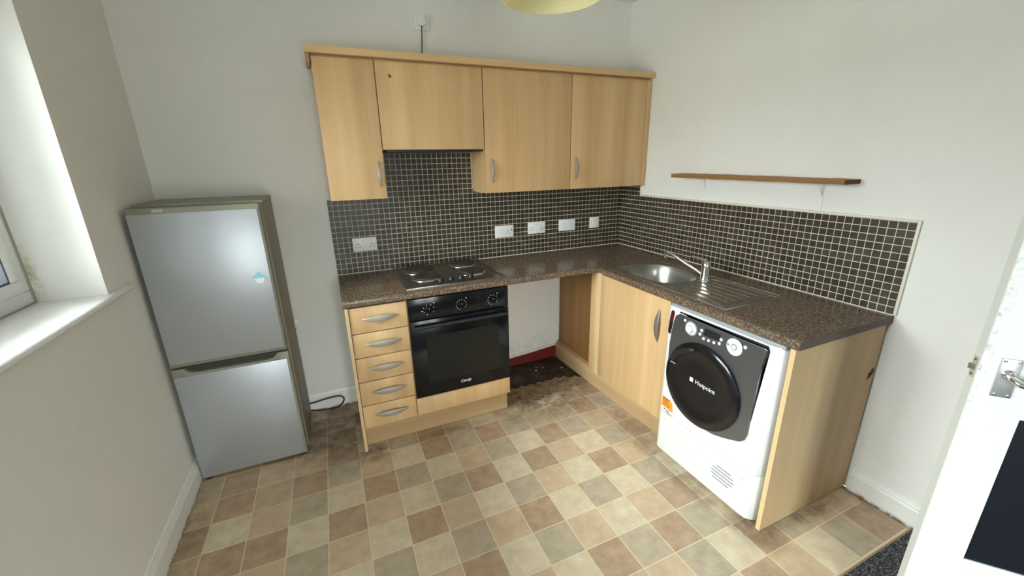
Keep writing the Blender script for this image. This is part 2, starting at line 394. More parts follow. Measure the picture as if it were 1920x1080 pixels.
def tag(o, label, cat, group=None, kind=None):
    o['label'] = label; o['category'] = cat
    if group: o['group'] = group
    if kind: o['kind'] = kind
    return o
def thing(name, loc, label, cat, group=None, kind=None, rz=0):
    o = bpy.data.objects.new(name, None); C.objects.link(o); o.location = loc; o.rotation_euler = (0, 0, rz)
    o.empty_display_size = 0.1
    return tag(o, label, cat, group, kind)
def bx(name, m, parent, *a, **k):
    lab = k.pop('label', None)
    return obj(name, box(NB(), *a, **k), m, parent, label=lab, smooth=bool(k.get('bev')))
def text_bm(s, size, ext, mtx, font_shear=0.0):
    cu = bpy.data.curves.new('lettering', 'FONT'); cu.body = s; cu.size = size; cu.extrude = ext; cu.align_x = 'CENTER'; cu.align_y = 'CENTER'; cu.shear = font_shear
    t = bpy.data.objects.new('lettering', cu); C.objects.link(t)
    dg = bpy.context.evaluated_depsgraph_get(); me = bpy.data.meshes.new_from_object(t.evaluated_get(dg))
    bm = NB(); bm.from_mesh(me); bmesh.ops.transform(bm, matrix=mtx, verts=bm.verts)
    bpy.data.objects.remove(t); bpy.data.curves.remove(cu); bpy.data.meshes.remove(me); return bm
def M_x(x, y, z): return Matrix(((0, 0, -1, x), (-1, 0, 0, y), (0, 1, 0, z), (0, 0, 0, 1)))
def M_y(x, y, z): return Matrix(((1, 0, 0, x), (0, 0, -1, y), (0, 1, 0, z), (0, 0, 0, 1)))

# ================================================================== STRUCTURE
H = 2.647; ZT = 0.9174; WR = 0.6314; ML = 1.893; LL = 2.183
YF = -4.9    # rear of the open room behind the photographer
# floor slab with the pale joint colour, tiles laid on it
floor = obj('floor', box(NB(), -3.0, 0.0, -2.150, 0.0, -0.08, -0.0004), m_joint)
tag(floor, 'square patterned vinyl floor in cream, sand, brown and grey tiles', 'floor', kind='structure')
PT = 0.1673; GX = -2.377; GY = -0.636
rows = {-3: {-1: 'M', 0: 'M', 1: 'B'}, -2: {-1: 'M', 0: 'B', 1: 'L', -2: 'B'},
 -1: {-1: 'T', 0: 'B', 1: 'L', 2: 'G', 3: 'B', 4: 'M', 5: 'L', 6: 'T', 7: 'M', 8: 'L', 9: 'M', 10: 'B', -2: 'T', -3: 'B'},
 0: {-3: 'B', -2: 'M', -1: 'B', 0: 'G', 1: 'T', 2: 'L', 3: 'B', 4: 'G', 5: 'B', 6: 'G', 7: 'M', 8: 'M', 9: 'B', 10: 'G', -4: 'T'},
 1: {-3: 'L', -2: 'T', -1: 'G', 0: 'L', 1: 'B', 2: 'G', 3: 'L', 4: 'T', 5: 'G', 6: 'L', 7: 'B', 8: 'G', 9: 'M', 10: 'M', 11: 'G', -4: 'B'},
 2: {-3: 'B', -2: 'B', -1: 'L', 0: 'B', 1: 'T', 2: 'L', 3: 'G', 4: 'B', 5: 'L', 6: 'B', 7: 'T', 8: 'L', 9: 'G', 10: 'B', 11: 'M', -4: 'M'},
 3: {-1: 'G', 0: 'T', 1: 'L', 2: 'B', 3: 'T', 4: 'L', 5: 'G', 6: 'T', 7: 'L', 8: 'B', 9: 'T', 10: 'M', 11: 'T', -2: 'T', -3: 'L'},
 4: {1: 'G', 2: 'L', 3: 'G', 4: 'T', 5: 'B', 6: 'L', 7: 'G', 8: 'L', 9: 'G', 10: 'L', 11: 'B', 0: 'L'},
 5: {3: 'B', 4: 'L', 5: 'G', 6: 'T', 7: 'L', 8: 'T', 9: 'B', 10: 'M', 2: 'T'},
 6: {5: 'L', 6: 'B', 7: 'G', 8: 'B', 9: 'G', 10: 'M', 11: 'T', 12: 'G', 13: 'T', 4: 'T'},
 7: {6: 'G', 7: 'T', 8: 'G', 9: 'L', 10: 'B', 11: 'G', 12: 'T', 13: 'T'},
 8: {9: 'B', 10: 'T', 11: 'L', 12: 'G', 13: 'B', 8: 'L', 7: 'M'}}
tile_mesh = {}
def tile_me(k, wx, wy, cm):
    key = (k, round(wx, 4), round(wy, 4))
    if key not in tile_mesh:
        bm = box(NB(), -wx/2, wx/2, -wy/2, wy/2, -0.00035, 0.0003); me = bpy.data.meshes.new('tile'); bm.to_mesh(me); bm.free(); me.materials.append(cm); tile_mesh[key] = me
    return tile_mesh[key]
prev = {}
for j in range(-4, 10):
    for i in range(-4, 15):
        x0, x1 = GX+i*PT+0.0024, GX+(i+1)*PT-0.0024; y1, y0 = GY-j*PT-0.0024, GY-(j+1)*PT+0.0024
        x0 = max(x0, -2.998); x1 = min(x1, -0.002); y1 = min(y1, -0.002); y0 = max(y0, -2.149)
        if x1-x0 < 0.01 or y1-y0 < 0.01: continue
        if j <= -2 and i >= 6 and i <= 11: continue                      # bare torn patch beside the oven
        if j <= -2 and i >= 11: continue
        k = rows.get(j, {}).get(i)
        if not k:
            ch = [c for c in 'LTBGM' if c not in (prev.get((i-1, j)), prev.get((i, j-1)))]; k = random.choice(ch)
        prev[(i, j)] = k
        o = bpy.data.objects.new('tile', tile_me(k, x1-x0, y1-y0, V[k])); C.objects.link(o)
        o.parent = floor; o.location = Vector(((x0+x1)/2, (y0+y1)/2, 0)) - floor.location
# bare subfloor and torn vinyl edge in the gap
bm = NB(); nx, ny = 40, 20; g = []
for a in range(nx+1):
    r_ = []
    for b in range(ny+1):
        x = -1.262 + 0.69*a/nx; y = -0.45 + 0.45*b/ny
        r_.append(bm.verts.new((x, y, 0.0008 + random.random()*0.0025)))
    g.append(r_)
for a in range(nx):
    for b in range(ny): bm.faces.new((g[a][b], g[a+1][b], g[a+1][b+1], g[a][b+1]))
obj('bare_subfloor', bm, m_sub, floor, label='dark damp bare floor in the gap beside the oven')
top = []; bot = []
N = 46
for a in range(N+1):
    x = -1.262 + 0.675*a/N
    top.append((x, -0.335 - 0.05*max(0, (x+0.75)/0.15) - 0.012*math.sin(a*1.3) - random.random()*0.012))
    bot.append((x, -0.490 + random.uniform(-0.018, 0.010)))
bm = NB(); va = []; vb = []; vm = []
for (tx, ty), (bx_, by) in zip(top, bot):
    va.append(bm.verts.new((tx, ty, 0.006+random.random()*0.005))); vm.append(bm.verts.new(((tx+bx_)/2, (ty+by)/2, 0.004+random.random()*0.003))); vb.append(bm.verts.new((bx_, by, 0.0030)))
for a in range(N):
    bm.faces.new((vb[a], vb[a+1], vm[a+1], vm[a])); bm.faces.new((vm[a], vm[a+1], va[a+1], va[a]))
obj('torn_vinyl', bm, m_torn, floor, smooth=True, label='torn curled edge of the old vinyl, brown and dirty')
obj('vinyl_edge', box(NB(), -3.0, 0.0, -2.158, -2.150, -0.001, 0.004, 0.0015), mat('vinyl_edge_strip', srgb(150, 132, 104), 0.6).m, floor)

bm = box(NB(), -3.0, 0.899, YF, -2.158, -0.08, 0.003); box(bm, 0.121, 0.899, -2.158, -1.701, -0.08, 0.003)
carpet = obj('carpet', bm, m_carpet)
tag(carpet, 'charcoal grey woven carpet beyond the vinyl edge at the doorway', 'carpet', kind='structure')

def wall_x(name, xa, xb, y0, y1, holes, label, m=m_wall):
    """wall thick in x with rectangular holes (ya, yb, za, zb)"""
    bm = NB(); ys = sorted({y0, y1, *[h[0] for h in holes], *[h[1] for h in holes]}); zs = sorted({0.0, H, *[h[2] for h in holes], *[h[3] for h in holes]})
    vs = {}
    def vv(x, y, z):
        k = (x, y, z)
        if k not in vs: vs[k] = bm.verts.new(k)
        return vs[k]
    full = lambda a, b: 0 <= a < len(ys)-1 and 0 <= b < len(zs)-1 and not any(h[0]-1e-6 <= ys[a] and ys[a+1] <= h[1]+1e-6 and h[2]-1e-6 <= zs[b] and zs[b+1] <= h[3]+1e-6 for h in holes)
    for a in range(len(ys)-1):
        for b in range(len(zs)-1):
            if not full(a, b): continue
            A, B, Z0, Z1 = ys[a], ys[a+1], zs[b], zs[b+1]
            for x in (xa, xb): bm.faces.new((vv(x, A, Z0), vv(x, B, Z0), vv(x, B, Z1), vv(x, A, Z1)))
            for (da, db, q) in ((-1, 0, ((xa, A, Z0), (xb, A, Z0), (xb, A, Z1), (xa, A, Z1))), (1, 0, ((xa, B, Z0), (xb, B, Z0), (xb, B, Z1), (xa, B, Z1))),
                                (0, -1, ((xa, A, Z0), (xb, A, Z0), (xb, B, Z0), (xa, B, Z0))), (0, 1, ((xa, A, Z1), (xb, A, Z1), (xb, B, Z1), (xa, B, Z1)))):
                if not full(a+da, b+db): bm.faces.new([vv(*p) for p in q])
    bmesh.ops.recalc_face_normals(bm, faces=bm.faces)
    return tag(obj(name, bm, m), label, 'wall', kind='structure')
WY0, WY1, WZ0, WZ1 = -0.735, -2.40, 1.105, 2.13
wall_x('wall_left', -3.30, -3.0, YF, 0.0, [(WY1, WY0, WZ0, WZ1)], 'off-white painted window wall left of the fridge')
wall_x('wall_right', 0.0, 0.12, YF, 0.0, [(-2.985, -2.235, 0.0, 2.02)], 'white painted wall behind the sink and the plank shelf')
tag(obj('wall_back', box(NB(), -3.3, 0.12, 0.0, 0.12, -0.08, H), m_wall), 'off-white wall behind the wall cabinets, hob and fridge', 'wall', kind='structure')
bm = NB(); box(bm, -3.3, -2.6, YF-0.12, YF, -0.08, H); box(bm, -1.50, 1.0, YF-0.12, YF, -0.08, H); box(bm, -2.6, -1.50, YF-0.12, YF, -0.08, 0.25); box(bm, -2.6, -1.50, YF-0.12, YF, 1.90, H)
tag(obj('wall_front', bm, m_wall), 'plain off-white wall far behind the photographer', 'wall', kind='structure')
bm = NB(); box(bm, 0.9, 1.0, YF, -1.6, -0.08, H); box(bm, 0.1205, 0.9, -1.7, -1.6, -0.08, H)
tag(obj('wall_hall', bm, m_wall), 'plain off-white hall wall beyond the door opening', 'wall', kind='structure')
tag(obj('ceiling', box(NB(), -3.3, 1.0, YF-0.12, 0.12, H, H+0.1), m_ceil), 'plain white painted ceiling above the kitchen', 'ceiling', kind='structure')

def skirting(name, p0, p1, nrm, m, label, h=0.128, t=0.016):
    """moulded skirting from p0 to p1, nrm pointing into the room"""
    p0 = Vector(p0); p1 = Vector(p1); n_ = Vector(nrm)
    prof = [(0, 0.002), (t, 0.002), (t, h*0.72), (t*0.8, h*0.76), (t*0.8, h*0.82), (t*0.55, h*0.90), (t*0.45, h*0.97), (t*0.2, h), (0, h)]
    f0 = lambda a, b: p0 + n_*a + Vector((0, 0, b)); f1 = lambda a, b: p1 + n_*a + Vector((0, 0, b))
    o = obj(name, prism(NB(), prof, f0, f1), m); return tag(o, label, 'skirting', kind='structure')
skirting('baseboard_left', (-3.0, -0.02, 0), (-3.0, YF+0.02, 0), (1, 0, 0), m_skirt, 'white skirting board along the window wall')
skirting('baseboard_back', (-2.98, 0, 0), (-2.17, 0, 0), (0, -1, 0), m_skirt, 'off-white moulded skirting board behind the fridge and black cord', h=0.135)
skirting('baseboard_right', (0, -ML-0.004, 0), (0, -2.183, 0), (-1, 0, 0), m_skirt, 'white skirting board between the end panel and the open door')
o = obj('baseboard_back', prism(NB(), [(-1.262, 0.004), (-1.262, 0.062), (-1.12, 0.066), (-0.95, 0.078), (-0.80, 0.088), (-0.575, 0.105), (-0.575, 0.004)], lambda a, b: Vector((a, 0, b)), lambda a, b: Vector((a, -0.012, b))), m_redpaint)
tag(o, 'low dark red painted strip at the foot of the gap beside the oven', 'skirting', kind='structure')
pts = [(-1.262, 0.060), (-1.2, 0.082), (-1.1, 0.082), (-0.9, 0.098), (-0.72, 0.115), (-0.575, 0.128), (-0.575, 0.108), (-0.76, 0.094), (-0.82, 0.080), (-0.97, 0.078), (-1.1, 0.060)]
obj('broken_plaster', prism(NB(), pts, lambda a, b: Vector((a, 0, b)), lambda a, b: Vector((a, -0.010, b))), m_whitetrim, o, label='ragged white plaster edge above the red strip')

# window
def window(yA, yB, label, name='window_1', WZ0=WZ0, WZ1=WZ1):
    r = thing(name, (-3.25, (yA+yB)/2, WZ0), label, 'window', kind='structure')
    X0, X1 = -3.265, -3.205
    def bars(nm, a, b, z0, z1, wd, x0, x1, m):
        bx(nm, m, r, x0, x1, a, b, z0, z0+wd, bev=0.004); bx(nm, m, r, x0, x1, a, b, z1-wd, z1, bev=0.004)
        bx(nm, m, r, x0, x1, a, a-wd, z0+wd, z1-wd, bev=0.004); bx(nm, m, r, x0, x1, b+wd, b, z0+wd, z1-wd, bev=0.004)
    bars('window_frame', yA, yB, WZ0+0.015, WZ1, 0.055, X0, X1, m_upvc)
    mid = (yA+yB)/2
    bx('mullion', m_upvc, r, X0, X1, mid-0.03, mid+0.03, WZ0+0.07, WZ1-0.055, bev=0.004)
    for a, b in ((yA-0.055, mid+0.03), (mid-0.03, yB+0.055)):
        z0, z1 = WZ0+0.07, WZ1-0.055
        bars('sash', a-0.002, b+0.002, z0+0.002, z1-0.002, 0.045, X0+0.006, X1+0.010, m_upvc)
        a2, b2, z2, z3 = a-0.047, b+0.047, z0+0.047, z1-0.047
        for q in ((a2, a2-0.008, z2, z3), (b2+0.008, b2, z2, z3), (a2-0.008, b2+0.008, z2, z2+0.008), (a2-0.008, b2+0.008, z3-0.008, z3)):
            bx('gasket', m_gasket, r, X0+0.02, X1+0.008, *q)
        obj('pane', box(NB(), -3.240, -3.236, a2, b2, z2, z3), m_pane, r)
    return r
window(WY0, WY1, 'white plastic framed window at the left edge of the picture')
w2 = window(-1.95, -3.05, 'unseen second white plastic window added in the rear wall for its light, behind the photographer', 'added_rear_window', 0.25, 1.90)  # unseen window, added to throw light on the drawers and back wall
w2.rotation_euler = (0, 0, math.radians(90)); w2.location = (-2.05, YF-0.05, 0.25)
sill = NB()
prism(sill, [(-3.215, 1.100), (-2.985, 1.100), (-2.974, 1.105), (-2.970, 1.1125), (-2.974, 1.120), (-2.985, 1.125), (-3.215, 1.125)], lambda a, b: Vector((a, WY1, b)), lambda a, b: Vector((a, WY0, b)))
prism(sill, [(-2.9995, 1.100), (-2.985, 1.100), (-2.974, 1.105), (-2.970, 1.1125), (-2.974, 1.120), (-2.985, 1.125), (-2.9995, 1.125)], lambda a, b: Vector((a, WY0, b)), lambda a, b: Vector((a, -0.595, b)))
prism(sill, [(-2.9995, 1.100), (-2.985, 1.100), (-2.974, 1.105), (-2.970, 1.1125), (-2.974, 1.120), (-2.985, 1.125), (-2.9995, 1.125)], lambda a, b: Vector((a, WY1-0.14, b)), lambda a, b: Vector((a, WY1, b)))
sm = mat('sill_paint', (0.80, 0.79, 0.75, 1), 0.35)
t_ = sm.ramp(sm.noise(sm.pos, 9, 5, 0.7), [(0.55, (0, 0, 0, 1)), (0.72, (1, 1, 1, 1))])
sm.link(sm.mix(sm.math('MULTIPLY', t_, 0.25), sm.base, srgb(190, 180, 150)), sm.b.inputs['Base Color'])
tag(obj('trim_1', sill, sm.m, smooth=True), 'white rounded window sill board under the bright window', 'window sill', kind='structure')
# silicone bead in the window corner
b_ = NB(); tube(b_, [(-3.204, WY0-0.003, 1.13), (-3.204, WY0-0.003, 2.39)], 0.004, 6); tube(b_, [(-3.204, WY0, 1.127), (-3.204, WY1, 1.127)], 0.004, 6)
tag(obj('trim_2', b_, mat('old_sealant', srgb(150, 150, 135), 0.6).m, smooth=True), 'thin grey sealant line where the window frame meets the reveal', 'sealant', kind='structure')

# door lining and architrave (behind the open door)
dl = NB(); box(dl, 0.0, 0.12, -2.26, -2.236, 0, 2.02); box(dl, 0.0, 0.12, -2.984, -2.96, 0, 2.02); box(dl, 0.0, 0.12, -2.96, -2.26, 1.996, 2.019)
box(dl, -0.014, -0.0005, -2.245, -2.185, 0.004, 2.08); box(dl, -0.014, -0.0005, -3.04, -2.975, 0.004, 2.08); box(dl, -0.014, -0.0005, -2.975, -2.245, 2.005, 2.08)
tag(obj('trim_3', dl, m_trim), 'white door lining and architrave behind the open door', 'door frame', kind='structure')

# open door
door = thing('door_1', (-0.600, -2.333, 0), 'open white door at the right edge with chrome lever and black panel', 'door', kind='structure', rz=math.radians(-50))
def dobj(name, bm, m, label=None, parent=None, smooth=False):
    return obj(name, bm, m, parent or door, local=True, label=label, smooth=smooth)
bm = NB(); T = 0.037
box(bm, 0.001, 0.112, 0, T, 0.008, 1.985); box(bm, 0.650, 0.762, 0, T, 0.008, 1.985)
box(bm, 0.112, 0.650, 0, T, 0.008, 0.386); box(bm, 0.112, 0.650, 0, T, 0.885, 1.10); box(bm, 0.112, 0.650, 0, T, 1.87, 1.985)
dobj('door_leaf', bm, m_doorp)
dobj('edge_strip', box(NB(), -0.0005, 0.001, 0.0015, T-0.0015, 0.008, 1.985), m_dooredge, label='greyer bare edge of the door leaf')
dobj('lower_panel', box(NB(), 0.112, 0.650, 0.004, T-0.008, 0.386, 0.885), m_panelb, label='glossy black lower panel')
dobj('upper_panel', box(NB(), 0.112, 0.650, 0.008, T-0.008, 1.10, 1.87), m_doorp)
hp = dobj('handle_plate', box(NB(), 0.037, 0.078, -0.004, 0.0, 0.944, 1.058, 0.0018), m_doorchrome, label='worn chrome handle plate', smooth=True)
for (sx, sz) in ((0.044, 0.951), (0.071, 0.951), (0.044, 1.051), (0.071, 1.051)):
    dobj('screw', lathe(NB(), (sx, -0.004, sz), (0, -1, 0), [(0.0038, 0), (0.0034, 0.0012), (0.001, 0.0018)], 12), m_chrome, parent=hp, smooth=True)
lv = NB(); lathe(lv, (0.0575, -0.004, 1.013), (0, -1, 0), [(0.014, 0), (0.0135, 0.004), (0.010, 0.007), (0.009, 0.010)], 20)
tube(lv, smooth_path([(0.0575, -0.010, 1.013), (0.0585, -0.028, 1.010), (0.068, -0.042, 1.004), (0.090, -0.046, 1.002), (0.130, -0.044, 1.004), (0.158, -0.040, 1.007)]), 0.0085, 12)
dobj('lever', lv, m_chrome, parent=hp, smooth=True)
fp = dobj('latch_plate', box(NB(), -0.0018, -0.0005, 0.008, 0.030, 0.985, 1.045), mat('painted_latch_plate', srgb(176, 170, 150), 0.6).m)
b_ = NB(); prism(b_, [(0.011, 0), (0.027, 0), (0.027, -0.008), (0.022, -0.010)], lambda a, b: Vector((b-0.0018, a, 1.008)), lambda a, b: Vector((b-0.0018, a, 1.024)))
dobj('latch_bolt', b_, m_chrome, parent=fp)
for z in (0.993, 1.037):
    dobj('screw', lathe(NB(), (-0.0018, 0.019, z), (-1, 0, 0), [(0.0035, 0), (0.003, 0.001)], 10), m_stain, parent=fp)
for z in (0.25, 1.0, 1.75):
    dobj('hinge', tube(NB(), [(0.766, T, z-0.04), (0.766, T, z+0.04)], 0.006, 8), m_steel, smooth=True)

# ================================================================== SPLASHBACKS
P = 0.0331; TS = 0.0303; ZB0 = 0.9215
def add_tile(bm, axis, a0, a1, z0, z1, d):
    if axis == 'y': p = [(a0, -0.0055, z0), (a1, -0.0055, z0), (a1, -0.0055, z1), (a0, -0.0055, z1)]; q = [(a0+.001, -0.0085, z0+.001), (a1-.001, -0.0085, z0+.001), (a1-.001, -0.0085, z1-.001), (a0+.001, -0.0085, z1-.001)]
    else: p = [(-0.0055, a0, z0), (-0.0055, a1, z0), (-0.0055, a1, z1), (-0.0055, a0, z1)]; q = [(-0.0085, a0+.001, z0+.001), (-0.0085, a1-.001, z0+.001), (-0.0085, a1-.001, z1-.001), (-0.0085, a0+.001, z1-.001)]
    vs = [bm.verts.new(v) for v in p+q]
    fs = [bm.faces.new((vs[4], vs[5], vs[6], vs[7]))]+[bm.faces.new((vs[k], vs[(k+1) % 4], vs[4+(k+1) % 4], vs[4+k])) for k in range(4)]
    return fs
sb = thing('mosaic_splashback', (-1.09, 0, ZT), 'dark brown mosaic tile splashback on the wall behind the hob and sockets', 'splashback')
bm = NB(); box(bm, -2.184, 0, -0.006, -0.0002, ZT+0.001, 1.386); box(bm, -2.155, -0.0085, -0.006, -0.0002, 1.386, 1.418); box(bm, -1.861, -1.2605, -0.006, -0.0002, 1.418, 1.675)
obj('grout_bed', bm, m_grout, sb)
bm = NB()
for c in range(66):
    a1 = -0.0085 - c*P; a0 = a1 - TS
    nr = 15 if a0 > -2.152 else 14
    if a1 < -1.262 and a0 > -1.861: nr = 22
    for r_ in range(nr):
        add_tile(bm, 'y', max(a0, -2.184), a1, ZB0+r_*P, ZB0+r_*P+TS, 0)
bmesh.ops.recalc_face_normals(bm, faces=bm.faces)
obj('mosaic_tiles', bm, m_mosaic, sb, kind='stuff')
sr = thing('mosaic_splashback', (0, -0.95, ZT), 'dark brown mosaic tile splashback behind the sink with white edge trim', 'splashback')
bm = NB(); box(bm, -0.006, -0.0002, -57*P-0.003, -0.009, ZT+0.001, ZB0+12*P); box(bm, -0.006, -0.0002, -7*P-0.002, -0.009, ZB0+12*P, 1.418)
obj('grout_bed', bm, m_grout, sr)
bm = NB()
one = NB(); add_tile(one, 'x', -TS/2, TS/2, -TS/2, TS/2, 0)
for v in one.verts: v.co.x += 0.0085
bmesh.ops.recalc_face_normals(one, faces=one.faces)
me1 = bpy.data.meshes.new('tile'); one.to_mesh(me1); one.free(); me1.materials.append(m_mosaic)
for c in range(57):
    yc = -0.0085 - c*P - P/2 + 0.002
    for r_ in range(15 if c < 7 else 12):
        zc = ZB0 + r_*P + TS/2
        if c >= 32:
            o = bpy.data.objects.new('tile', me1); C.objects.link(o); o.parent = sr
            o.location = Vector((-0.0085 + random.uniform(-0.0003, 0.0002), yc, zc)) - sr.location
        else: add_tile(bm, 'x', yc-TS/2, yc+TS/2, zc-TS/2, zc+TS/2, 0)
bmesh.ops.recalc_face_normals(bm, faces=bm.faces)
obj('mosaic_tiles', bm, m_mosaic, sr, kind='stuff')
ye = -57*P-0.003; zt_ = ZB0+12*P
b_ = NB(); box(b_, -0.011, -0.0002, ye, -7*P-0.006, zt_, zt_+0.010, 0.003); box(b_, -0.011, -0.0002, ye-0.012, ye, ZT+0.001, zt_+0.010, 0.003); box(b_, -0.011, -0.0002, -7*P-0.014, -7*P-0.003, zt_+0.010, 1.390)
obj('edge_trim', b_, m_whitetrim, sr, smooth=True, label='white trim along the top and right edge')
b_ = NB(); box(b_, -0.0095, -0.0061, ye, -0.012, ZT+0.0005, ZT+0.0045)
obj('sealant_bead', b_, m_whitetrim, sr)
obj('sealant_bead', box(NB(), -2.184, -0.012, -0.0095, -0.0061, ZT+0.0005, ZT+0.0045), m_whitetrim, sb)

# ================================================================== SOCKETS AND SWITCHES
def plate(x, z, wd, label, kind_, y=-0.0086, group='white electrical plates', name='socket'):
    r = thing(name, (x, y, z-0.043), label, 'socket' if name == 'socket' else 'switch', group)
    bx('faceplate', m_socket, r, x-wd/2, x+wd/2, y-0.009, y, z-0.043, z+0.043, bev=0.003)
    f = y-0.009
    def pins(cx):
        b = NB()
        box(b, cx-0.0022, cx+0.0022, f-0.0006, f-0.0001, z-0.003, z+0.007)
        for s in (-1, 1): box(b, cx+s*0.011-0.0035, cx+s*0.011+0.0035, f-0.0006, f-0.0001, z-0.017, z-0.012)
        obj('pin_holes', b, m_dark, r)
    def rocker(cx, cz, w_=0.010, h_=0.019, m=m_socket):
        b = NB(); prism(b, [(cz-h_/2, 0), (cz+h_/2, 0), (cz+h_/2, -0.001), (cz-h_/2, -0.0045)], lambda a, c: Vector((cx-w_/2, f+c, a)), lambda a, c: Vector((cx+w_/2, f+c, a)))
        obj('rocker', b, m, r)
        b = NB()
        box(b, cx-w_/2-0.001, cx+w_/2+0.001, f-0.0005, f-0.0001, cz-h_/2-0.001, cz+h_/2+0.001); obj('rocker_gap', b, m_grey, r)
    def screw(cx): obj('screw', lathe(NB(), (cx, f, z), (0, -1, 0), [(0.003, -0.0002), (0.0028, 0.0006)], 10), m_grey, r)
    if kind_ == 'twin':
        pins(x-0.042); pins(x+0.042); rocker(x-0.011, z+0.018); rocker(x+0.011, z+0.018); screw(x-0.0635); screw(x+0.0635)
    elif kind_ == 'cooker':
        rocker(x-0.025, z, 0.018, 0.030); pins(x+0.028); rocker(x+0.056, z+0.010, 0.008, 0.018, m_grey); screw(x-0.060)
    elif kind_ == 'quad':
        for k in range(4): rocker(x-0.036+k*0.024, z, 0.012, 0.030)
        screw(x-0.0635); screw(x+0.0635)
    elif kind_ == 'single':
        rocker(x, z, 0.012, 0.024); screw(x-0.03); screw(x+0.03)
    elif kind_ == 'outlet': pins(x)
    return r
plate(-2.000, 1.101, 0.146, 'white twin socket on the mosaic left of the hob', 'twin')
plate(-1.037, 1.102, 0.146, 'white cooker plate with a big switch and one socket, right of the hob', 'cooker')
plate(-0.774, 1.108, 0.146, 'white twin socket between the cooker plate and the four-gang switch', 'twin')
plate(-0.510, 1.108, 0.146, 'white plate with a row of four rocker switches', 'quad', name='switch_plate')
plate(-0.259, 1.110, 0.086, 'small white single switch plate nearest the corner', 'single', name='switch_plate')
plate(-1.530, 2.380, 0.086, 'painted-over single socket high on the wall above the cabinets', 'outlet', y=-0.0002)
plate(-2.522, 0.625, 0.146, 'painted low socket half hidden behind the fridge', 'twin', y=-0.0002)
pl = thing('power_plug', (-1.533, -0.009, 2.345), 'off-white plug with a thin grey lead running down behind the cornice', 'plug')
b_ = NB(); prism(b_, smooth_loop([(-1.553, 2.400), (-1.533, 2.404), (-1.513, 2.400), (-1.508, 2.382), (-1.513, 2.364), (-1.533, 2.356), (-1.553, 2.364), (-1.558, 2.382)], 4), lambda a, b: Vector((a, -0.0098, b)), lambda a, b: Vector((a, -0.032, b)), 0.004)
obj('plug_body', b_, m_socket, pl, smooth=True)
b_ = NB(); tube(b_, smooth_path([(-1.533, -0.022, 2.358), (-1.534, -0.020, 2.33), (-1.538, -0.012, 2.25), (-1.545, -0.008, 2.16), (-1.545, -0.007, 2.120)]), 0.0032, 8)
obj('lead', b_, mat('grey_lead', srgb(86, 82, 62), 0.6).m, pl, smooth=True, label='grey lead')

# ================================================================== WALL CABINETS
ZB, ZC = 1.397, 2.110; XD = 0.2745; DT = 0.018
def bow_handle(parent, c, u, n_, L, W, out, m, name='handle'):
    """flat leaf-shaped bow handle: centre c, long axis u, outward n_"""
    c = Vector(c); u = Vector(u); n_ = Vector(n_); w_ = u.cross(n_).normalized(); bm = NB(); K = 16; rows_ = []
    for k in range(K+1):
        t = -1+2*k/K; wd = W/2*(1-0.86*abs(t)**2.2); d = out*(1-t*t)+0.0015
        p = c + u*(L/2*t)
        ring = []
        for (a, b) in ((-1, 0), (-0.5, 0.0022), (0, 0.003), (0.5, 0.0022), (1, 0), (0.5, -0.002), (-0.5, -0.002)):
            ring.append(bm.verts.new(p + w_*(wd*a) + n_*(d+b)))
        rows_.append(ring)
    n7 = 7
    for k in range(K):
        for a in range(n7): bm.faces.new((rows_[k][a], rows_[k][(a+1) % n7], rows_[k+1][(a+1) % n7], rows_[k+1][a]))
    bm.faces.new(rows_[0]); bm.faces.new(rows_[-1])
    for s in (-1, 1):
        p = c + u*(L/2*0.86*s); tube(bm, [p - n_*0.0, p + n_*(out*(1-0.74)+0.002)], 0.0035, 8)
    bmesh.ops.recalc_face_normals(bm, faces=bm.faces)
    return obj(name, bm, m, parent, smooth=True)
def wall_cab(name, x0, x1, z0, label, handle_x=None, m_face=m_wood, filler=None):
    r = thing(name, ((x0+x1)/2, -0.13, z0), label, 'cabinet', 'beech-look wall cabinets in a row')
    t = 0.016; yb, yf = -0.0095, -XD+DT+0.002; b = NB()
    zz = ZC+0.004
    box(b, x0+0.0006, x0+t, yf, yb, z0, zz); box(b, x1-t, x1-0.0006, yf, yb, z0, zz); box(b, x0+t, x1-t, yf, yb, z0, z0+t); box(b, x0+t, x1-t, yf, yb, zz-t, zz); box(b, x0+t, x1-t, yb-0.006, yb, z0+t, zz-t)
    obj('carcass', b, m_wood, r)
    dx1 = filler if filler else x1
    d = bx('cabinet_door', m_face, r, x0+0.0022, dx1-0.0022, -XD, -XD+DT, z0+0.001, ZC-0.006, bev=0.0016)
    if handle_x: bow_handle(d, (handle_x, -XD, z0+0.135), (0, 0, 1), (0, -1, 0), 0.142, 0.022, 0.022, m_nickel)
    if filler: bx('filler_strip', m_wood, r, dx1+0.001, x1-0.001, -XD+0.002, -XD+DT, z0+0.001, ZC-0.006)
    return r, d
wall_cab('wall_cabinet', -2.161, -1.861, ZB, 'narrow beech-look wall cabinet at the left end, handle at lower right', -1.893)
r, d = wall_cab('wall_cabinet', -1.8605, -1.2610, 1.661, 'short handleless beech-look bridging cabinet above the hob')
b_ = NB(); prism(b_, [(-1.793, 2.030), (-1.790, 2.046), (-1.784, 2.040), (-1.777, 2.036), (-1.777, 2.029), (-1.784, 2.024)], lambda a, b: Vector((a, -XD-0.0002, b)), lambda a, b: Vector((a, -XD-0.0007, b)))
obj('scuff_mark', b_, m_knot, d, label='small brown chip mark')
b_ = NB(); box(b_, -1.84, -1.28, -0.25, -0.02, 1.648, 1.6605); obj('underside_board', b_, m_blackm, r)
wall_cab('wall_cabinet', -1.2600, -0.6525, ZB, 'third beech-look wall cabinet, just right of the hob, handle at lower left', -1.218)
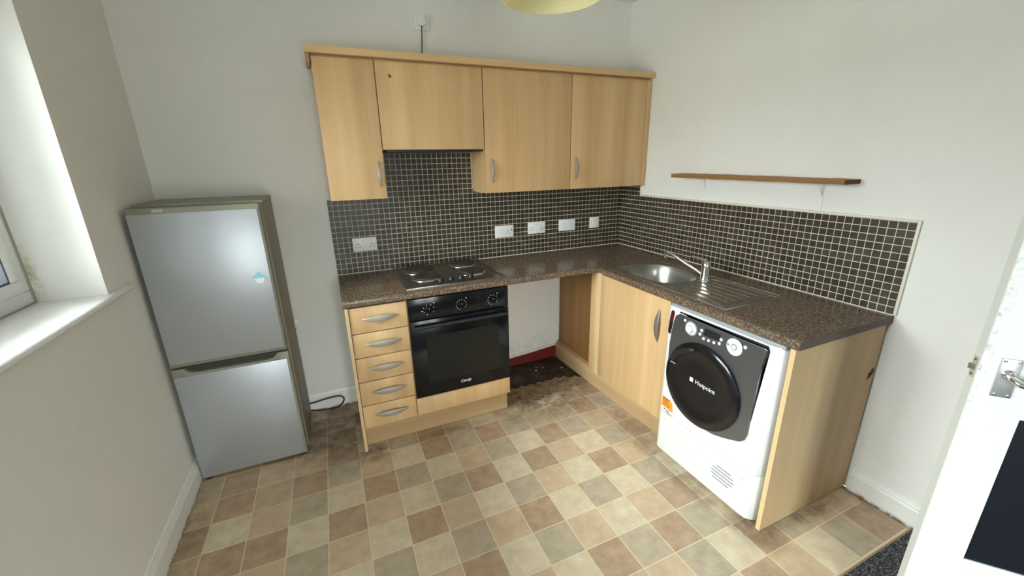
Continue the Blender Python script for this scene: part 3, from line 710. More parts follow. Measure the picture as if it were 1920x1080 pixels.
wall_cab('wall_cabinet', -0.6515, -0.002, ZB, 'beech-look wall cabinet in the right corner, handle at lower left', -0.612, filler=-0.045)
cn = thing('cornice', (-1.1, -0.29, 2.112), 'beech-look cornice board along the top of the wall cabinets with a broken left end', 'cornice')
bx('front_board', m_woodx, cn, -2.183, -0.0015, -0.303, -0.283, 2.1145, 2.148, bev=0.001)
b_ = NB(); prism(b_, [(-0.2825, 2.148), (-0.2825, 2.070), (-0.262, 2.064), (-0.25, 2.060), (-0.232, 2.070), (-0.215, 2.066), (-0.205, 2.082), (-0.17, 2.078), (-0.12, 2.090), (-0.06, 2.086), (-0.012, 2.096), (-0.012, 2.148)],
                lambda a, b: Vector((-2.1825, a, b)), lambda a, b: Vector((-2.164, a, b)))
bx('light_block_board', m_woodx, cn, -2.163, -0.012, -0.2825, -0.0095, 2.1150, 2.131)  # unseen lid, added to keep light out of the gap under the cornice
obj('broken_return', b_, m_chip, cn, label='broken chipboard end piece')

# ================================================================== BASE UNITS, LEFT RUN
DY = -0.5864
du = thing('drawer_unit', (-2.02, -0.3, 0), 'narrow beech-look base unit with five drawers left of the oven', 'drawer unit')
b_ = NB(); box(b_, -2.158, -2.142, -0.566, -0.02, 0.15, 0.879); box(b_, -1.877, -1.8625, -0.566, -0.02, 0.15, 0.879); box(b_, -2.142, -1.877, -0.566, -0.02, 0.15, 0.166); box(b_, -2.142, -1.877, -0.03, -0.02, 0.166, 0.879)
obj('carcass', b_, m_wood, du)
zs = [0.876, 0.7275, 0.586, 0.441, 0.293, 0.150]
for k in range(5):
    d = bx('drawer', m_wood, du, -2.1575, -1.8645, DY, DY+DT, zs[k+1]+0.0022, zs[k]-0.0022, bev=0.0016)
    bow_handle(d, (-2.001 if k else -2.005, DY, (zs[k]+zs[k+1])/2+0.004), (1, 0, 0), (0, -1, 0), 0.190, 0.036, 0.020, m_nickel)
ep = thing('end_panel', (-2.17, -0.3, 0), 'thin beech-look end panel at the left of the drawer unit', 'panel')
bx('board', m_wood, ep, -2.1765, -2.1605, -0.590, -0.018, 0.003, 0.8785)
bx('edge_band', m_edge, ep, -2.1765, -2.1605, -0.5915, -0.5902, 0.003, 0.8785)
pb = tag(obj('plinth_board', box(NB(), -2.1595, -1.2600, -0.5275, -0.5115, 0.002, 0.1475, 0.001), m_plinth), 'beech-look plinth board under the drawers and oven', 'plinth')
ov = thing('oven_cabinet', (-1.56, -0.3, 0.15), 'beech-look oven housing with a handleless strip below the oven', 'cabinet')
b_ = NB(); box(b_, -1.8605, -1.846, -0.566, -0.02, 0.15, 0.879); box(b_, -1.2765, -1.262, -0.566, -0.02, 0.15, 0.879); box(b_, -1.846, -1.2765, -0.566, -0.02, 0.15, 0.166)
obj('carcass', b_, m_wood, ov)
bx('front_panel', m_wood, ov, -1.8585, -1.2625, DY, DY+DT, 0.152, 0.262, bev=0.0016)

# oven
on = thing('built_in_oven', (-1.56, -0.3, 0.265), 'black built-in electric oven with dark glass door under the hob', 'oven')
b_ = NB(); box(b_, -1.842, -1.280, -0.565, -0.06, 0.272, 0.872)
obj('body', b_, m_blackm, on)
cp = bx('control_panel', m_black, on, -1.8575, -1.2635, -0.592, -0.5655, 0.752, 0.876, bev=0.002)
for cx, n0 in ((-1.745, 7), (-1.557, 11), (-1.363, 9)):
    cz = 0.806
    kb = NB(); lathe(kb, (cx, -0.592, cz), (0, -1, 0), [(0.019, -0.001), (0.019, 0.004), (0.0165, 0.012), (0.015, 0.014)], 28)
    box(kb, cx-0.003, cx+0.003, -0.608, -0.605, cz-0.015, cz+0.015)
    obj('knob', kb, m_black, cp, smooth=True)
    mk = NB()
    for q in range(n0):
        a = math.radians(250 - q*(300/(n0-0.5))); px, pz = cx+0.030*math.cos(a), cz+0.030*math.sin(a)
        lathe(mk, (px, -0.5921, pz), (0, -1, 0), [(0.0026, 0), (0.0026, 0.0005)], 8)
    lathe(mk, (cx+0.030, -0.5921, cz+0.036), (0, -1, 0), [(0.0036, 0), (0.0036, 0.0005)], 10)
    if n0 == 7: box(mk, cx-0.044, cx-0.032, -0.5926, -0.5921, cz-0.006, cz-0.002)
    obj('dial_marks', mk, m_print, cp)
    obj('dial_pointer', box(NB(), cx-0.0008, cx+0.0008, -0.6086, -0.6081, cz+0.003, cz+0.014), m_print, cp)
dr = bx('oven_door', m_black, on, -1.8575, -1.2635, -0.594, -0.5655, 0.268, 0.746, bev=0.003)
obj('door_glass', prism(NB(), [(-1.776, 0.352), (-1.330, 0.352), (-1.330, 0.647), (-1.776, 0.647)], lambda a, b: Vector((a, -0.5941, b)), lambda a, b: Vector((a, -0.5952, b)), 0.0), m_glass, dr, label='smoked glass viewing pane')
b_ = NB(); tube(b_, [(-1.835, -0.622, 0.716), (-1.285, -0.622, 0.716)], 0.0105, 14)
for hx in (-1.80, -1.32): tube(b_, [(hx, -0.593, 0.716), (hx, -0.622, 0.716)], 0.007, 10)
obj('handle', b_, m_blackm, dr, smooth=True)
obj('logo', text_bm('Candy', 0.026, 0.0003, M_y(-1.556, -0.5945, 0.318), 0.3), m_printw, dr)

# ================================================================== WORKTOP
wt = thing('worktop', (-1.0, -0.3, 0.879), 'L-shaped speckled brown laminate worktop carrying the hob and sink', 'worktop')
def slab(cells_x, cells_y, filled, z0, z1):
    bm = NB(); vs = {}
    def vv(i, j, z):
        k = (i, j, z)
        if k not in vs: vs[k] = bm.verts.new((cells_x[i], cells_y[j], z))
        return vs[k]
    nx, ny = len(cells_x)-1, len(cells_y)-1
    ok = lambda i, j: 0 <= i < nx and 0 <= j < ny and filled(i, j)
    for i in range(nx):
        for j in range(ny):
            if not ok(i, j): continue
            bm.faces.new([vv(i, j, z1), vv(i+1, j, z1), vv(i+1, j+1, z1), vv(i, j+1, z1)]); bm.faces.new([vv(i, j, z0), vv(i, j+1, z0), vv(i+1, j+1, z0), vv(i+1, j, z0)])
            for di, dj, a, b in ((-1, 0, (i, j), (i, j+1)), (1, 0, (i+1, j), (i+1, j+1)), (0, -1, (i, j), (i+1, j)), (0, 1, (i, j+1), (i+1, j+1))):
                if not ok(i+di, j+dj): bm.faces.new([vv(*a, z0), vv(*b, z0), vv(*b, z1), vv(*a, z1)])
    bmesh.ops.recalc_face_normals(bm, faces=bm.faces); return bm
HB = (-1.12, -0.70)    # bowl cut-out in y
xs = [-LL, -WR, -0.560, -0.190, -0.0005]; ys = [-ML, HB[0], HB[1], -0.600, -0.0005]
def fil(i, j):
    if i == 0: return j == 3
    if i == 2 and j == 1: return False
    return True
bm = slab(xs, ys, fil, 0.8815, ZT)
es = []
for e in bm.edges:
    a, b = e.verts[0].co, e.verts[1].co
    if abs(a.z-b.z) > 1e-5: continue
    on_front_x = abs(a.x+WR) < 1e-4 and abs(b.x+WR) < 1e-4 and max(a.y, b.y) < -0.599
    on_front_y = abs(a.y+0.6) < 1e-4 and abs(b.y+0.6) < 1e-4 and max(a.x, b.x) < -WR+1e-3
    if on_front_x or on_front_y: es.append(e)
bmesh.ops.bevel(bm, geom=es, offset=0.009, segments=4, profile=0.5, affect='EDGES')
obj('slab', bm, m_top, wt, smooth=True)
b_ = NB(); prism(b_, [(-0.6312, -0.5995), (-0.6298, -0.6010), (-0.0700, -0.0105), (-0.0714, -0.0090)], lambda a, b: Vector((a, b, ZT+0.0001)), lambda a, b: Vector((a, b, ZT+0.0004)))
b_ = NB(); box(b_, -0.6295, -0.6280, -0.59, -0.012, ZT+0.0001, ZT+0.0004)
obj('joint_line', b_, mat('worktop_joint', srgb(70, 55, 42), 0.6).m, wt, label='fine joint line between the two runs')
bx('end_strip', mat('grey_laminate_end', srgb(96, 84, 74), 0.6, bump=(60, 0.1)).m, wt, -WR+0.010, -0.002, -ML-0.0012, -ML-0.0001, 0.884, ZT-0.002, label='matt grey end strip of the worktop')

# ================================================================== HOB
hb = thing('electric_hob', (-1.55, -0.28, ZT), 'steel four-plate electric hob with black knobs set in the worktop', 'hob')
b_ = NB(); z0 = ZT+0.0003
def rect(x0, x1, y0, y1, z): return [Vector((x0, y0, z)), Vector((x1, y0, z)), Vector((x1, y1, z)), Vector((x0, y1, z))]
loops = [rect(-1.849, -1.256, -0.545, -0.022, z0), rect(-1.848, -1.257, -0.544, -0.023, z0+0.005), rect(-1.843, -1.262, -0.539, -0.028, z0+0.0068), rect(-1.834, -1.271, -0.530, -0.037, z0+0.0055), rect(-1.830, -1.275, -0.526, -0.041, z0+0.0035)]
vl = [[b_.verts.new(p) for p in l] for l in loops]
for a in range(len(vl)-1):
    for k in range(4): b_.faces.new((vl[a][k], vl[a][(k+1) % 4], vl[a+1][(k+1) % 4], vl[a+1][k]))
b_.faces.new(vl[0]); b_.faces.new(vl[-1]); bmesh.ops.recalc_face_normals(b_, faces=b_.faces)
obj('hob_plate', b_, m_hob, hb, smooth=False)
b_ = NB()
for (x0, x1, y0, y1) in ((-1.849, -1.256, -0.545, -0.536), (-1.849, -1.256, -0.031, -0.022), (-1.849, -1.840, -0.536, -0.031), (-1.265, -1.256, -0.536, -0.031)): box(b_, x0, x1, y0, y1, z0+0.0035, z0+0.0078, 0.0015)
obj('rim', b_, m_steel, hb, smooth=True)
for (cx, cy, rr) in ((-1.700, -0.150, 0.094), (-1.695, -0.350, 0.080), (-1.400, -0.125, 0.080), (-1.405, -0.345, 0.080)):
    if rr > 0.09: pass
    zz = z0+0.0036
    rg = obj('hotplate_ring', lathe(NB(), (cx, cy, zz), (0, 0, 1), [(rr+0.010, 0), (rr+0.009, 0.004), (rr+0.003, 0.009), (rr-0.001, 0.0105), (rr-0.004, 0.009)], 48), m_steel, hb, smooth=True)
    obj('hotplate', lathe(NB(), (cx, cy, zz+0.004), (0, 0, 1), [(rr-0.002, 0), (rr-0.003, 0.0115), (rr-0.008, 0.0135), (0.030, 0.0130), (0.026, 0.0115), (0.001, 0.0115)], 48), m_iron, rg, smooth=True)
for kx, ky in ((-1.632, -0.452), (-1.568, -0.448), (-1.506, -0.444), (-1.444, -0.442)):
    b_ = NB(); lathe(b_, (kx, ky, z0+0.003), (0, 0, 1), [(0.019, 0), (0.0185, 0.006), (0.016, 0.010), (0.014, 0.018)], 22)
    box(b_, kx-0.0045, kx+0.0045, ky-0.018, ky+0.018, z0+0.010, z0+0.032, 0.001)
    obj('knob', b_, m_blackm, hb, smooth=True)

# ================================================================== SINK
sk = thing('sink', (-0.37, -1.09, ZT), 'stainless steel inset sink with left bowl and ribbed drainer', 'sink')
X0, X1, Y0, Y1 = -0.583, -0.162, -1.527, -0.664
bcx, bcy, bax, bay = -0.372, -0.905, 0.176, 0.205
def sup(t, ax, ay, e=2.6):
    c, s = math.cos(t), math.sin(t); return (ax*math.copysign(abs(c)**(2/e), c), ay*math.copysign(abs(s)**(2/e), s))
NS = 96; b_ = NB(); angs = [2*math.pi*k/NS for k in range(NS)]
for cxn, cyn in ((X0, Y0), (X1, Y0), (X0, Y1), (X1, Y1)):
    a = math.atan2(cyn-bcy, cxn-bcx) % (2*math.pi); k = min(range(NS), key=lambda q: abs(angs[q]-a)); angs[k] = a
def outer(a, inset, z):
    dx, dy = math.cos(a), math.sin(a); t = 1e9
    if dx > 1e-9: t = min(t, (X1-inset-bcx)/dx)
    if dx < -1e-9: t = min(t, (X0+inset-bcx)/dx)
    if dy > 1e-9: t = min(t, (Y1-inset-bcy)/dy)
    if dy < -1e-9: t = min(t, (Y0+inset-bcy)/dy)
    return Vector((bcx+dx*t, bcy+dy*t, z))
zz = ZT+0.0003
loops = [[outer(a, 0, zz) for a in angs], [outer(a, 0.0008, zz+0.003) for a in angs], [outer(a, 0.010, zz+0.0045) for a in angs], [outer(a, 0.016, zz+0.0015) for a in angs]]
def bowl(sc, z): 
    L = []
    for a in angs:
        # point of the superellipse in direction a
        dx, dy = math.cos(a), math.sin(a); e = 2.7
        t = (abs(dx/(bax*sc))**e + abs(dy/(bay*sc))**e)**(-1/e); L.append(Vector((bcx+dx*t, bcy+dy*t, z)))
    return L
loops += [bowl(1.03, zz+0.0012), bowl(1.0, zz+0.0005), bowl(0.975, zz-0.006), bowl(0.93, zz-0.05), bowl(0.87, zz-0.11), bowl(0.78, zz-0.142), bowl(0.6, zz-0.152), bowl(0.24, zz-0.156), bowl(0.2, zz-0.160), bowl(0.04, zz-0.160)]
vl = [[b_.verts.new(p) for p in l] for l in loops]
for a in range(len(vl)-1):
    for k in range(NS): b_.faces.new((vl[a][k], vl[a][(k+1) % NS], vl[a+1][(k+1) % NS], vl[a+1][k]))
b_.faces.new(vl[-1]); bmesh.ops.recalc_face_normals(b_, faces=b_.faces)
for f in b_.faces: pass
so = obj('basin', b_, m_bowl, sk, smooth=True)
b_ = NB()
for k in range(6):
    x = -0.535 + k*0.052
    tube(b_, [(x, -1.175 - 0.012*abs(k-2.5), zz+0.0010), (x, -1.19, zz+0.0022), (x, -1.44, zz+0.0022), (x, -1.455, zz+0.0010)], 0.0032, 6)
obj('drainer_ribs', b_, m_steel, sk, smooth=True)
b_ = NB()
tube(b_, smooth_path([(-0.556, -1.155, zz+0.002), (-0.552, -1.49, zz+0.002), (-0.53, -1.50, zz+0.002), (-0.235, -1.50, zz+0.002), (-0.215, -1.48, zz+0.002), (-0.215, -1.18, zz+0.002), (-0.30, -1.135, zz+0.002), (-0.45, -1.135, zz+0.002), (-0.556, -1.155, zz+0.002)], 5), 0.0028, 6)
obj('drainer_edge', b_, m_steel, sk, smooth=True)
b_ = NB(); tube(b_, [(-0.178, -0.68, zz+0.003), (-0.178, -1.51, zz+0.003)], 0.0048, 8)
obj('back_ridge', b_, m_steel, sk, smooth=True)
obj('waste', lathe(NB(), (bcx, bcy, zz-0.159), (0, 0, 1), [(0.030, 0), (0.028, 0.003), (0.020, 0.002), (0.004, 0.001)], 28), m_chrome, sk, smooth=True)

tp = thing('mixer_tap', (-0.288, -1.145, zz), 'chrome single-lever mixer tap on the sink between bowl and drainer', 'tap')
TX, TY = -0.288, -1.145
obj('tap_body', lathe(NB(), (TX, TY, zz+0.0022), (0, 0, 1), [(0.029, 0), (0.028, 0.005), (0.0235, 0.009), (0.0230, 0.060), (0.0245, 0.085), (0.0235, 0.100), (0.017, 0.112), (0.004, 0.117)], 36), m_chrome, tp, smooth=True)
so_ = NB(); tube(so_, smooth_path([(TX-0.004, TY+0.015, 0.952), (-0.300, -1.09, 0.972), (-0.318, -1.03, 0.998), (-0.335, -0.965, 1.028), (-0.345, -0.925, 1.041), (-0.350, -0.905, 1.040), (-0.351, -0.898, 1.030), (-0.351, -0.897, 1.012)]), 0.0088, 14)
obj('spout', so_, m_chrome, tp, smooth=True)
b_ = NB(); tube(b_, smooth_path([(TX, TY, 1.030), (TX-0.004, TY+0.03, 1.037), (TX-0.006, TY+0.060, 1.040), (TX-0.006, TY+0.095, 1.040)]), [0.014]*4+[0.010]*4+[0.0085]*4+[0.0075]*4+[0.0075]*3, 12)
obj('lever', b_, m_chrome, tp, smooth=True)

# ================================================================== BASE UNIT, RIGHT RUN
bu = thing('base_cabinet', (-0.3, -0.65, 0), 'beech-look sink base unit in the corner with one tall-handled door', 'cabinet')
FX = -0.615
bx('blank_panel', wood('brown_backed_panel', srgb(128, 90, 48), srgb(160, 118, 68), 'z'), bu, -0.562, -0.546, -0.500, -0.014, 0.150, 0.879, label='darker blank panel facing the gap')
bx('filler_post', m_wood, bu, -0.602, -0.546, -0.559, -0.5005, 0.128, 0.879, bev=0.001)
bx('corner_post', m_edge, bu, -0.608, -0.560, -0.6245, -0.5605, 0.134, 0.879, bev=0.001)
b_ = NB(); box(b_, -0.595, -0.02, -0.643, -0.627, 0.15, 0.879); box(b_, -0.595, -0.02, -1.232, -1.216, 0.15, 0.879); box(b_, -0.595, -0.02, -1.216, -0.643, 0.15, 0.166)
obj('carcass', b_, m_wood, bu)
d = bx('cabinet_door', m_wood, bu, FX, FX+DT, -1.2345, -0.6285, 0.158, 0.872, bev=0.0016)
bow_handle(d, (FX, -1.163, 0.712), (0, 0, 1), (-1, 0, 0), 0.190, 0.034, 0.018, m_nickel_shaded)
pb2 = tag(obj('plinth_board', prism(NB(), [(-0.598, -0.014), (-0.556, -1.234), (-0.540, -1.234), (-0.582, -0.014)], lambda a, b: Vector((a, b, 0.002)), lambda a, b: Vector((a, b, 0.128))), m_plinthy), 'beech-look plinth board below the corner sink unit', 'plinth')
bx('ledge_board', m_chip, bu, -0.5805, -0.5625, -0.495, -0.016, 0.130, 0.1495)
# right end panel
er = thing('end_panel', (-0.3, -1.88, 0), 'tall beech-look end panel closing the right run beside the washing machine', 'panel')
m_endp = wood('end_panel_laminate', (0.56, 0.39, 0.21, 1), (0.66, 0.48, 0.27, 1), 'z', 0.5, 0.6)
bx('board', m_endp, er, -0.628, -0.0175, -1.8835, -1.8640, 0.003, 0.8805)
bx('edge_band', m_edge, er, -0.6295, -0.6282, -1.8835, -1.8640, 0.003, 0.8805, label='lighter front edge band')
b_ = NB(); prism(b_, smooth_loop([(-0.070, 0.618), (-0.046, 0.625), (-0.030, 0.640), (-0.028, 0.662), (-0.042, 0.668), (-0.052, 0.652), (-0.066, 0.645), (-0.062, 0.632)], 3), lambda a, b: Vector((a, -1.8837, b)), lambda a, b: Vector((a, -1.8845, b)))
obj('chip_mark', b_, m_stain, er, label='dark reddish brown chip mark')

# ================================================================== WASHING MACHINE
WX = -0.645; WS = -1.250
wm = thing('washing_machine', (-0.33, -1.55, 0), 'white front-loading machine with black round door and graphite front', 'washing machine')
def W(s, z, d): return Vector((WX - d, WS - s, z))
def wprism(name, pts, d0, d1, m, parent, bev=0.0, label=None, smooth=False):
    return obj(name, prism(NB(), pts, lambda a, b: W(a, b, d0), lambda a, b: W(a, b, d1), bev), m, parent, label=label, smooth=smooth)
b_ = NB(); box(b_, -0.600, -0.04, WS-0.596, WS-0.003, 0.016, 0.860, 0.004); obj('body', b_, m_wm, wm, smooth=True)
obj('top_panel', box(NB(), -0.628, -0.045, WS-0.595, WS-0.002, 0.8605, 0.8785, 0.004), m_grey, wm, smooth=True, label='grey worktop edge of the machine')
def front(name, z0, z1, m, sw, top_round=0.0):
    prof = [(0.002, -0.045), (0.001, -0.022), (0.006, -0.008), (0.016, -0.001), (0.03, 0.0), (sw-0.055, 0.0), (sw-0.035, -0.003), (sw-0.018, -0.012), (sw-0.004, -0.032), (sw, -0.045)]
    bm = NB(); rr = []
    zl = [z0, z0+0.002, z1-0.002, z1]
    for q, z in enumerate(zl):
        sh = 0.002 if q in (0, 3) else 0
        rr.append([bm.verts.new(W(s, z, d-sh)) for s, d in prof])
    for a in range(3):
        for k in range(len(prof)-1): bm.faces.new((rr[a][k], rr[a][k+1], rr[a+1][k+1], rr[a+1][k]))
    bm.faces.new(rr[0]); bm.faces.new(rr[-1]); bm.faces.new([rr[0][0], rr[1][0], rr[2][0], rr[3][0], rr[3][-1], rr[2][-1], rr[1][-1], rr[0][-1]])
    bmesh.ops.recalc_face_normals(bm, faces=bm.faces)
    return obj(name, bm, m, wm, smooth=True)
fr = front('front_panel', 0.2545, 0.868, m_wm, 0.596)
kp = front('kick_panel', 0.016, 0.2515, m_wm2, 0.596)
kp['label'] = 'scuffed lower panel with vent'
for (s0, s1, z) in ((0.395, 0.478, 0.178), (0.375, 0.492, 0.160), (0.370, 0.498, 0.142), (0.370, 0.490, 0.124), (0.378, 0.476, 0.106)):
    wprism('vent_slot', [(s0, z), (s0+0.006, z+0.0035), (s1-0.006, z+0.0035), (s1, z), (s1-0.006, z-0.0035), (s0+0.006, z-0.0035)], 0.0002, 0.0008, m_grey, kp)
    b_ = NB(); tube(b_, [W(s0+0.004, z-0.0085, 0.0), W(s1-0.004, z-0.0085, 0.0)], 0.0042, 8); obj('vent_louvre', b_, m_wm2, kp, smooth=True)
# graphite fascia
fpts = [(0.084, 0.846), (0.20, 0.847), (0.40, 0.848), (0.530, 0.849), (0.541, 0.846), (0.538, 0.82), (0.527, 0.76), (0.523, 0.68), (0.522, 0.58), (0.521, 0.50), (0.520, 0.434), (0.511, 0.400), (0.490, 0.378), (0.455, 0.362), (0.41, 0.343), (0.36, 0.326), (0.30, 0.318), (0.23, 0.325), (0.16, 0.353), (0.10, 0.405), (0.060, 0.470), (0.043, 0.53), (0.037, 0.60), (0.037, 0.67), (0.041, 0.73), (0.049, 0.79), (0.060, 0.83)]
fa = wprism('fascia', fpts, 0.0002, 0.007, m_fascia, fr, 0.002, 'graphite grey front fascia')
wprism('painted_shadow_gap', [(0.076, 0.8492), (0.545, 0.8522), (0.549, 0.840), (0.533, 0.76), (0.528, 0.58), (0.522, 0.50), (0.521, 0.50), (0.523, 0.58), (0.528, 0.76), (0.541, 0.848), (0.540, 0.862), (0.082, 0.857)], 0.0002, 0.0012, m_dark, fr)  # black strip that paints in the shadow around the fascia
# door
DC = (0.256, 0.533); DR = 0.2135
wd = obj('door', lathe(NB(), W(DC[0], DC[1], 0.0072), (-1, 0, 0), [(DR, 0), (DR, 0.010), (DR-0.006, 0.016), (DR-0.030, 0.020), (DR-0.045, 0.019), (DR-0.060, 0.014), (DR-0.09, 0.010), (0.08, 0.008), (0.01, 0.008)], 72), m_doorb, fr, smooth=True, label='round smoked black door')
gb = NB(); arc = []
for k in range(13):
    a = math.radians(158 - k*4.6); arc.append(W(DC[0]+0.180*math.cos(a), DC[1]+0.180*math.sin(a), 0.0285))
tube(gb, arc, [0.006]+[0.014]*11+[0.006], 12); obj('handle', gb, m_blackm, wd, smooth=True, label='curved grip on the door')
b_ = NB(); box(b_, WX-0.0335, WX-0.028, WS-0.112, WS-0.080, 0.588, 0.594, 0.0015); obj('grip_end', b_, m_grey, wd)
obj('logo', text_bm('Hotpoint', 0.031, 0.0003, M_x(WX-0.0162, WS-0.287, 0.545)), m_printw, wd)
lg = wprism('logo_square', [(0.197, 0.535), (0.217, 0.535), (0.217, 0.557), (0.197, 0.557)], 0.0157, 0.0165, m_printw, wd)
# controls
def disc(name, s, z, r, d0, d1, m, parent, seg=24):
    return obj(name, lathe(NB(), W(s, z, d0), (-1, 0, 0), [(r, 0), (r, (d1-d0)*0.7), (r*0.88, d1-d0)], seg), m, parent, smooth=True)
disc('dial_ring', 0.162, 0.797, 0.036, 0.0071, 0.0085, m_grey, fa, 40)
disc('dial_ring', 0.162, 0.797, 0.030, 0.0085, 0.0090, m_wm, fa, 40)
disc('dial_knob', 0.162, 0.797, 0.0190, 0.0090, 0.0260, m_wm, fa, 32)
mk = NB()
for q in range(14):
    a = math.radians(q*360/14); c_ = W(0.162+0.0255*math.cos(a), 0.797+0.0255*math.sin(a), 0.0090); lathe(mk, c_, (-1, 0, 0), [(0.0012, 0), (0.0012, 0.0003)], 6)
obj('dial_marks', mk, m_grey, fa)
disc('button', 0.122, 0.826, 0.0075, 0.0071, 0.0105, m_wm, fa)
for s, z in ((0.224, 0.811), (0.217, 0.790), (0.240, 0.776), (0.268, 0.777), (0.297, 0.779), (0.325, 0.786), (0.332, 0.808)):
    disc('button', s, z, 0.0074, 0.0071, 0.0105, m_wm, fa)
wprism('display', [(0.236, 0.792), (0.322, 0.797), (0.326, 0.829), (0.240, 0.829)], 0.0071, 0.0078, m_blackm, fa)
disc('jog_dial', 0.399, 0.800, 0.0385, 0.0071, 0.0090, m_wm, fa, 40)
disc('jog_ring', 0.399, 0.800, 0.0150, 0.0091, 0.0105, m_grey, fa, 30)
disc('jog_button', 0.399, 0.800, 0.0095, 0.0105, 0.0135, m_wm, fa, 24)
mk = NB()
for q in range(9):
    a = math.radians(100-q*38); c_ = W(0.399+0.027*math.cos(a), 0.80+0.027*math.sin(a), 0.0090); lathe(mk, c_, (-1, 0, 0), [(0.0018, 0), (0.0018, 0.0003)], 6)
obj('dial_marks', mk, m_grey, fa)
wprism('dial_marker', [(0.362, 0.797), (0.378, 0.798), (0.378, 0.806), (0.363, 0.808)], 0.0091, 0.0096, m_grey, fa)
disc('button', 0.449, 0.820, 0.0078, 0.0071, 0.0105, m_wm, fa)
rs = smooth_loop([(0.025, 0.842), (0.045, 0.844), (0.042, 0.80), (0.037, 0.75), (0.032, 0.722), (0.022, 0.716), (0.014, 0.728), (0.015, 0.76), (0.018, 0.80)], 3)
st = wprism('side_window', rs, -0.001, 0.0012, m_blackm, fr, label='dark glossy strip at the top left')
wprism('red_window', [(0.0265, 0.838), (0.0435, 0.839), (0.0405, 0.790), (0.0205, 0.788)], 0.0012, 0.0018, m_red, st, label='dark red upper half')
lab = wprism('energy_label', [(0.022, 0.262), (0.098, 0.257), (0.100, 0.300), (0.094, 0.330), (0.080, 0.346), (0.022, 0.350)], 0.0002, 0.0008, m_orange, fr, label='orange and white printed sticker')
b_ = NB()
for (s0, s1, z, h_) in ((0.026, 0.072, 0.338, 0.007), (0.026, 0.064, 0.326, 0.005), (0.030, 0.070, 0.314, 0.005), (0.028, 0.050, 0.303, 0.004), (0.060, 0.080, 0.301, 0.006)):
    prism(b_, [(s0, z), (s1, z), (s1, z+h_), (s0, z+h_)], lambda a, b: W(a, b, 0.0008), lambda a, b: W(a, b, 0.0012))
obj('label_print', b_, m_orangeb, lab)
wprism('label_foot', [(0.024, 0.264), (0.096, 0.260), (0.098, 0.284), (0.024, 0.290)], 0.0008, 0.0011, m_printw, lab)
b_ = NB()
for (s0, s1, z, h_) in ((0.036, 0.050, 0.276, 0.006), (0.055, 0.078, 0.272, 0.006), (0.060, 0.094, 0.262, 0.004)):
    prism(b_, [(s0, z), (s1, z), (s1, z+h_), (s0, z+h_)], lambda a, b: W(a, b, 0.0011), lambda a, b: W(a, b, 0.0014))
obj('label_print', b_, m_blackm, lab)
b_ = NB()
for s in (0.05, 0.545):
    for x in (-0.58, -0.10): lathe(b_, (x, WS-s, 0.0015), (0, 0, 1), [(0.02, 0), (0.02, 0.015)], 14)
obj('feet', b_, m_blackm, wm)

# ================================================================== FRIDGE FREEZER
FY = -0.463
fz = thing('fridge_freezer', (-2.72, -0.25, 0), 'tall silver-grey fridge freezer in the left corner below the window sill height', 'fridge')
bx('body', m_fside, fz, -2.972, -2.470, FY+0.058, -0.035, 0.02, 1.415, bev=0.006)
bx('top_cap', m_ftrim, fz, -2.974, -2.468, FY+0.062, -0.033, 1.4155, 1.433, bev=0.004)
def fdoor(z0, z1, name):
    d = bx(name, m_ftrim, fz, -2.980, -2.479, FY+0.003, FY+0.055, z0, z1, bev=0.006)
    return d
ud = fdoor(0.662, 1.422, 'upper_door')
bx('door_skin', m_fridge, ud, -2.977, -2.489, FY-0.001, FY+0.0028, 0.681, 1.397, bev=0.0015)
lo = NB()
# lower door with a scooped grip along its top edge
pts = [(-2.980, 0.016), (-2.479, 0.016), (-2.479, 0.652), (-2.530, 0.652), (-2.536, 0.640), (-2.550, 0.628), (-2.58, 0.623), (-2.88, 0.623), (-2.91, 0.628), (-2.924, 0.640), (-2.930, 0.652), (-2.980, 0.652)]
ld = obj('lower_door', prism(lo, pts, lambda a, b: Vector((a, FY+0.055, b)), lambda a, b: Vector((a, FY+0.003, b)), 0.0015), m_ftrim, fz, smooth=True)
bx('door_skin', m_fridge, ld, -2.977, -2.489, FY-0.001, FY+0.0028, 0.024, 0.612, bev=0.0015)
b_ = NB(); prism(b_, [(-2.529, 0.6525), (-2.55, 0.626), (-2.58, 0.6215), (-2.88, 0.6215), (-2.91, 0.626), (-2.931, 0.6525)], lambda a, b: Vector((a, FY+0.030, b)), lambda a, b: Vector((a, FY+0.026, b)))
obj('grip_recess', b_, m_fdark, ld, label='dark hand recess between the doors')
bx('name_badge', mat('worn_badge', srgb(170, 172, 160), 0.4).m, ud, -2.885, -2.845, FY+0.0015, FY+0.0028, 1.402, 1.416, label='worn pale badge on the top trim')
obj('screw_cap', lathe(NB(), (-2.4835, FY+0.0028, 0.872), (0, -1, 0), [(0.0025, 0), (0.0025, 0.001)], 8), m_dark, ud)
bx('gasket', m_gasket, fz, -2.968, -2.484, FY+0.0555, FY+0.0575, 0.03, 1.41)
b_ = NB(); box(b_, -2.515, -2.485, FY+0.01, FY+0.05, 0.002, 0.0155); box(b_, -2.97, -2.94, FY+0.01, FY+0.05, 0.002, 0.0155)
box(b_, -2.95, -2.49, -0.10, -0.06, 0.002, 0.0195)
obj('feet', b_, m_blackm, fz)
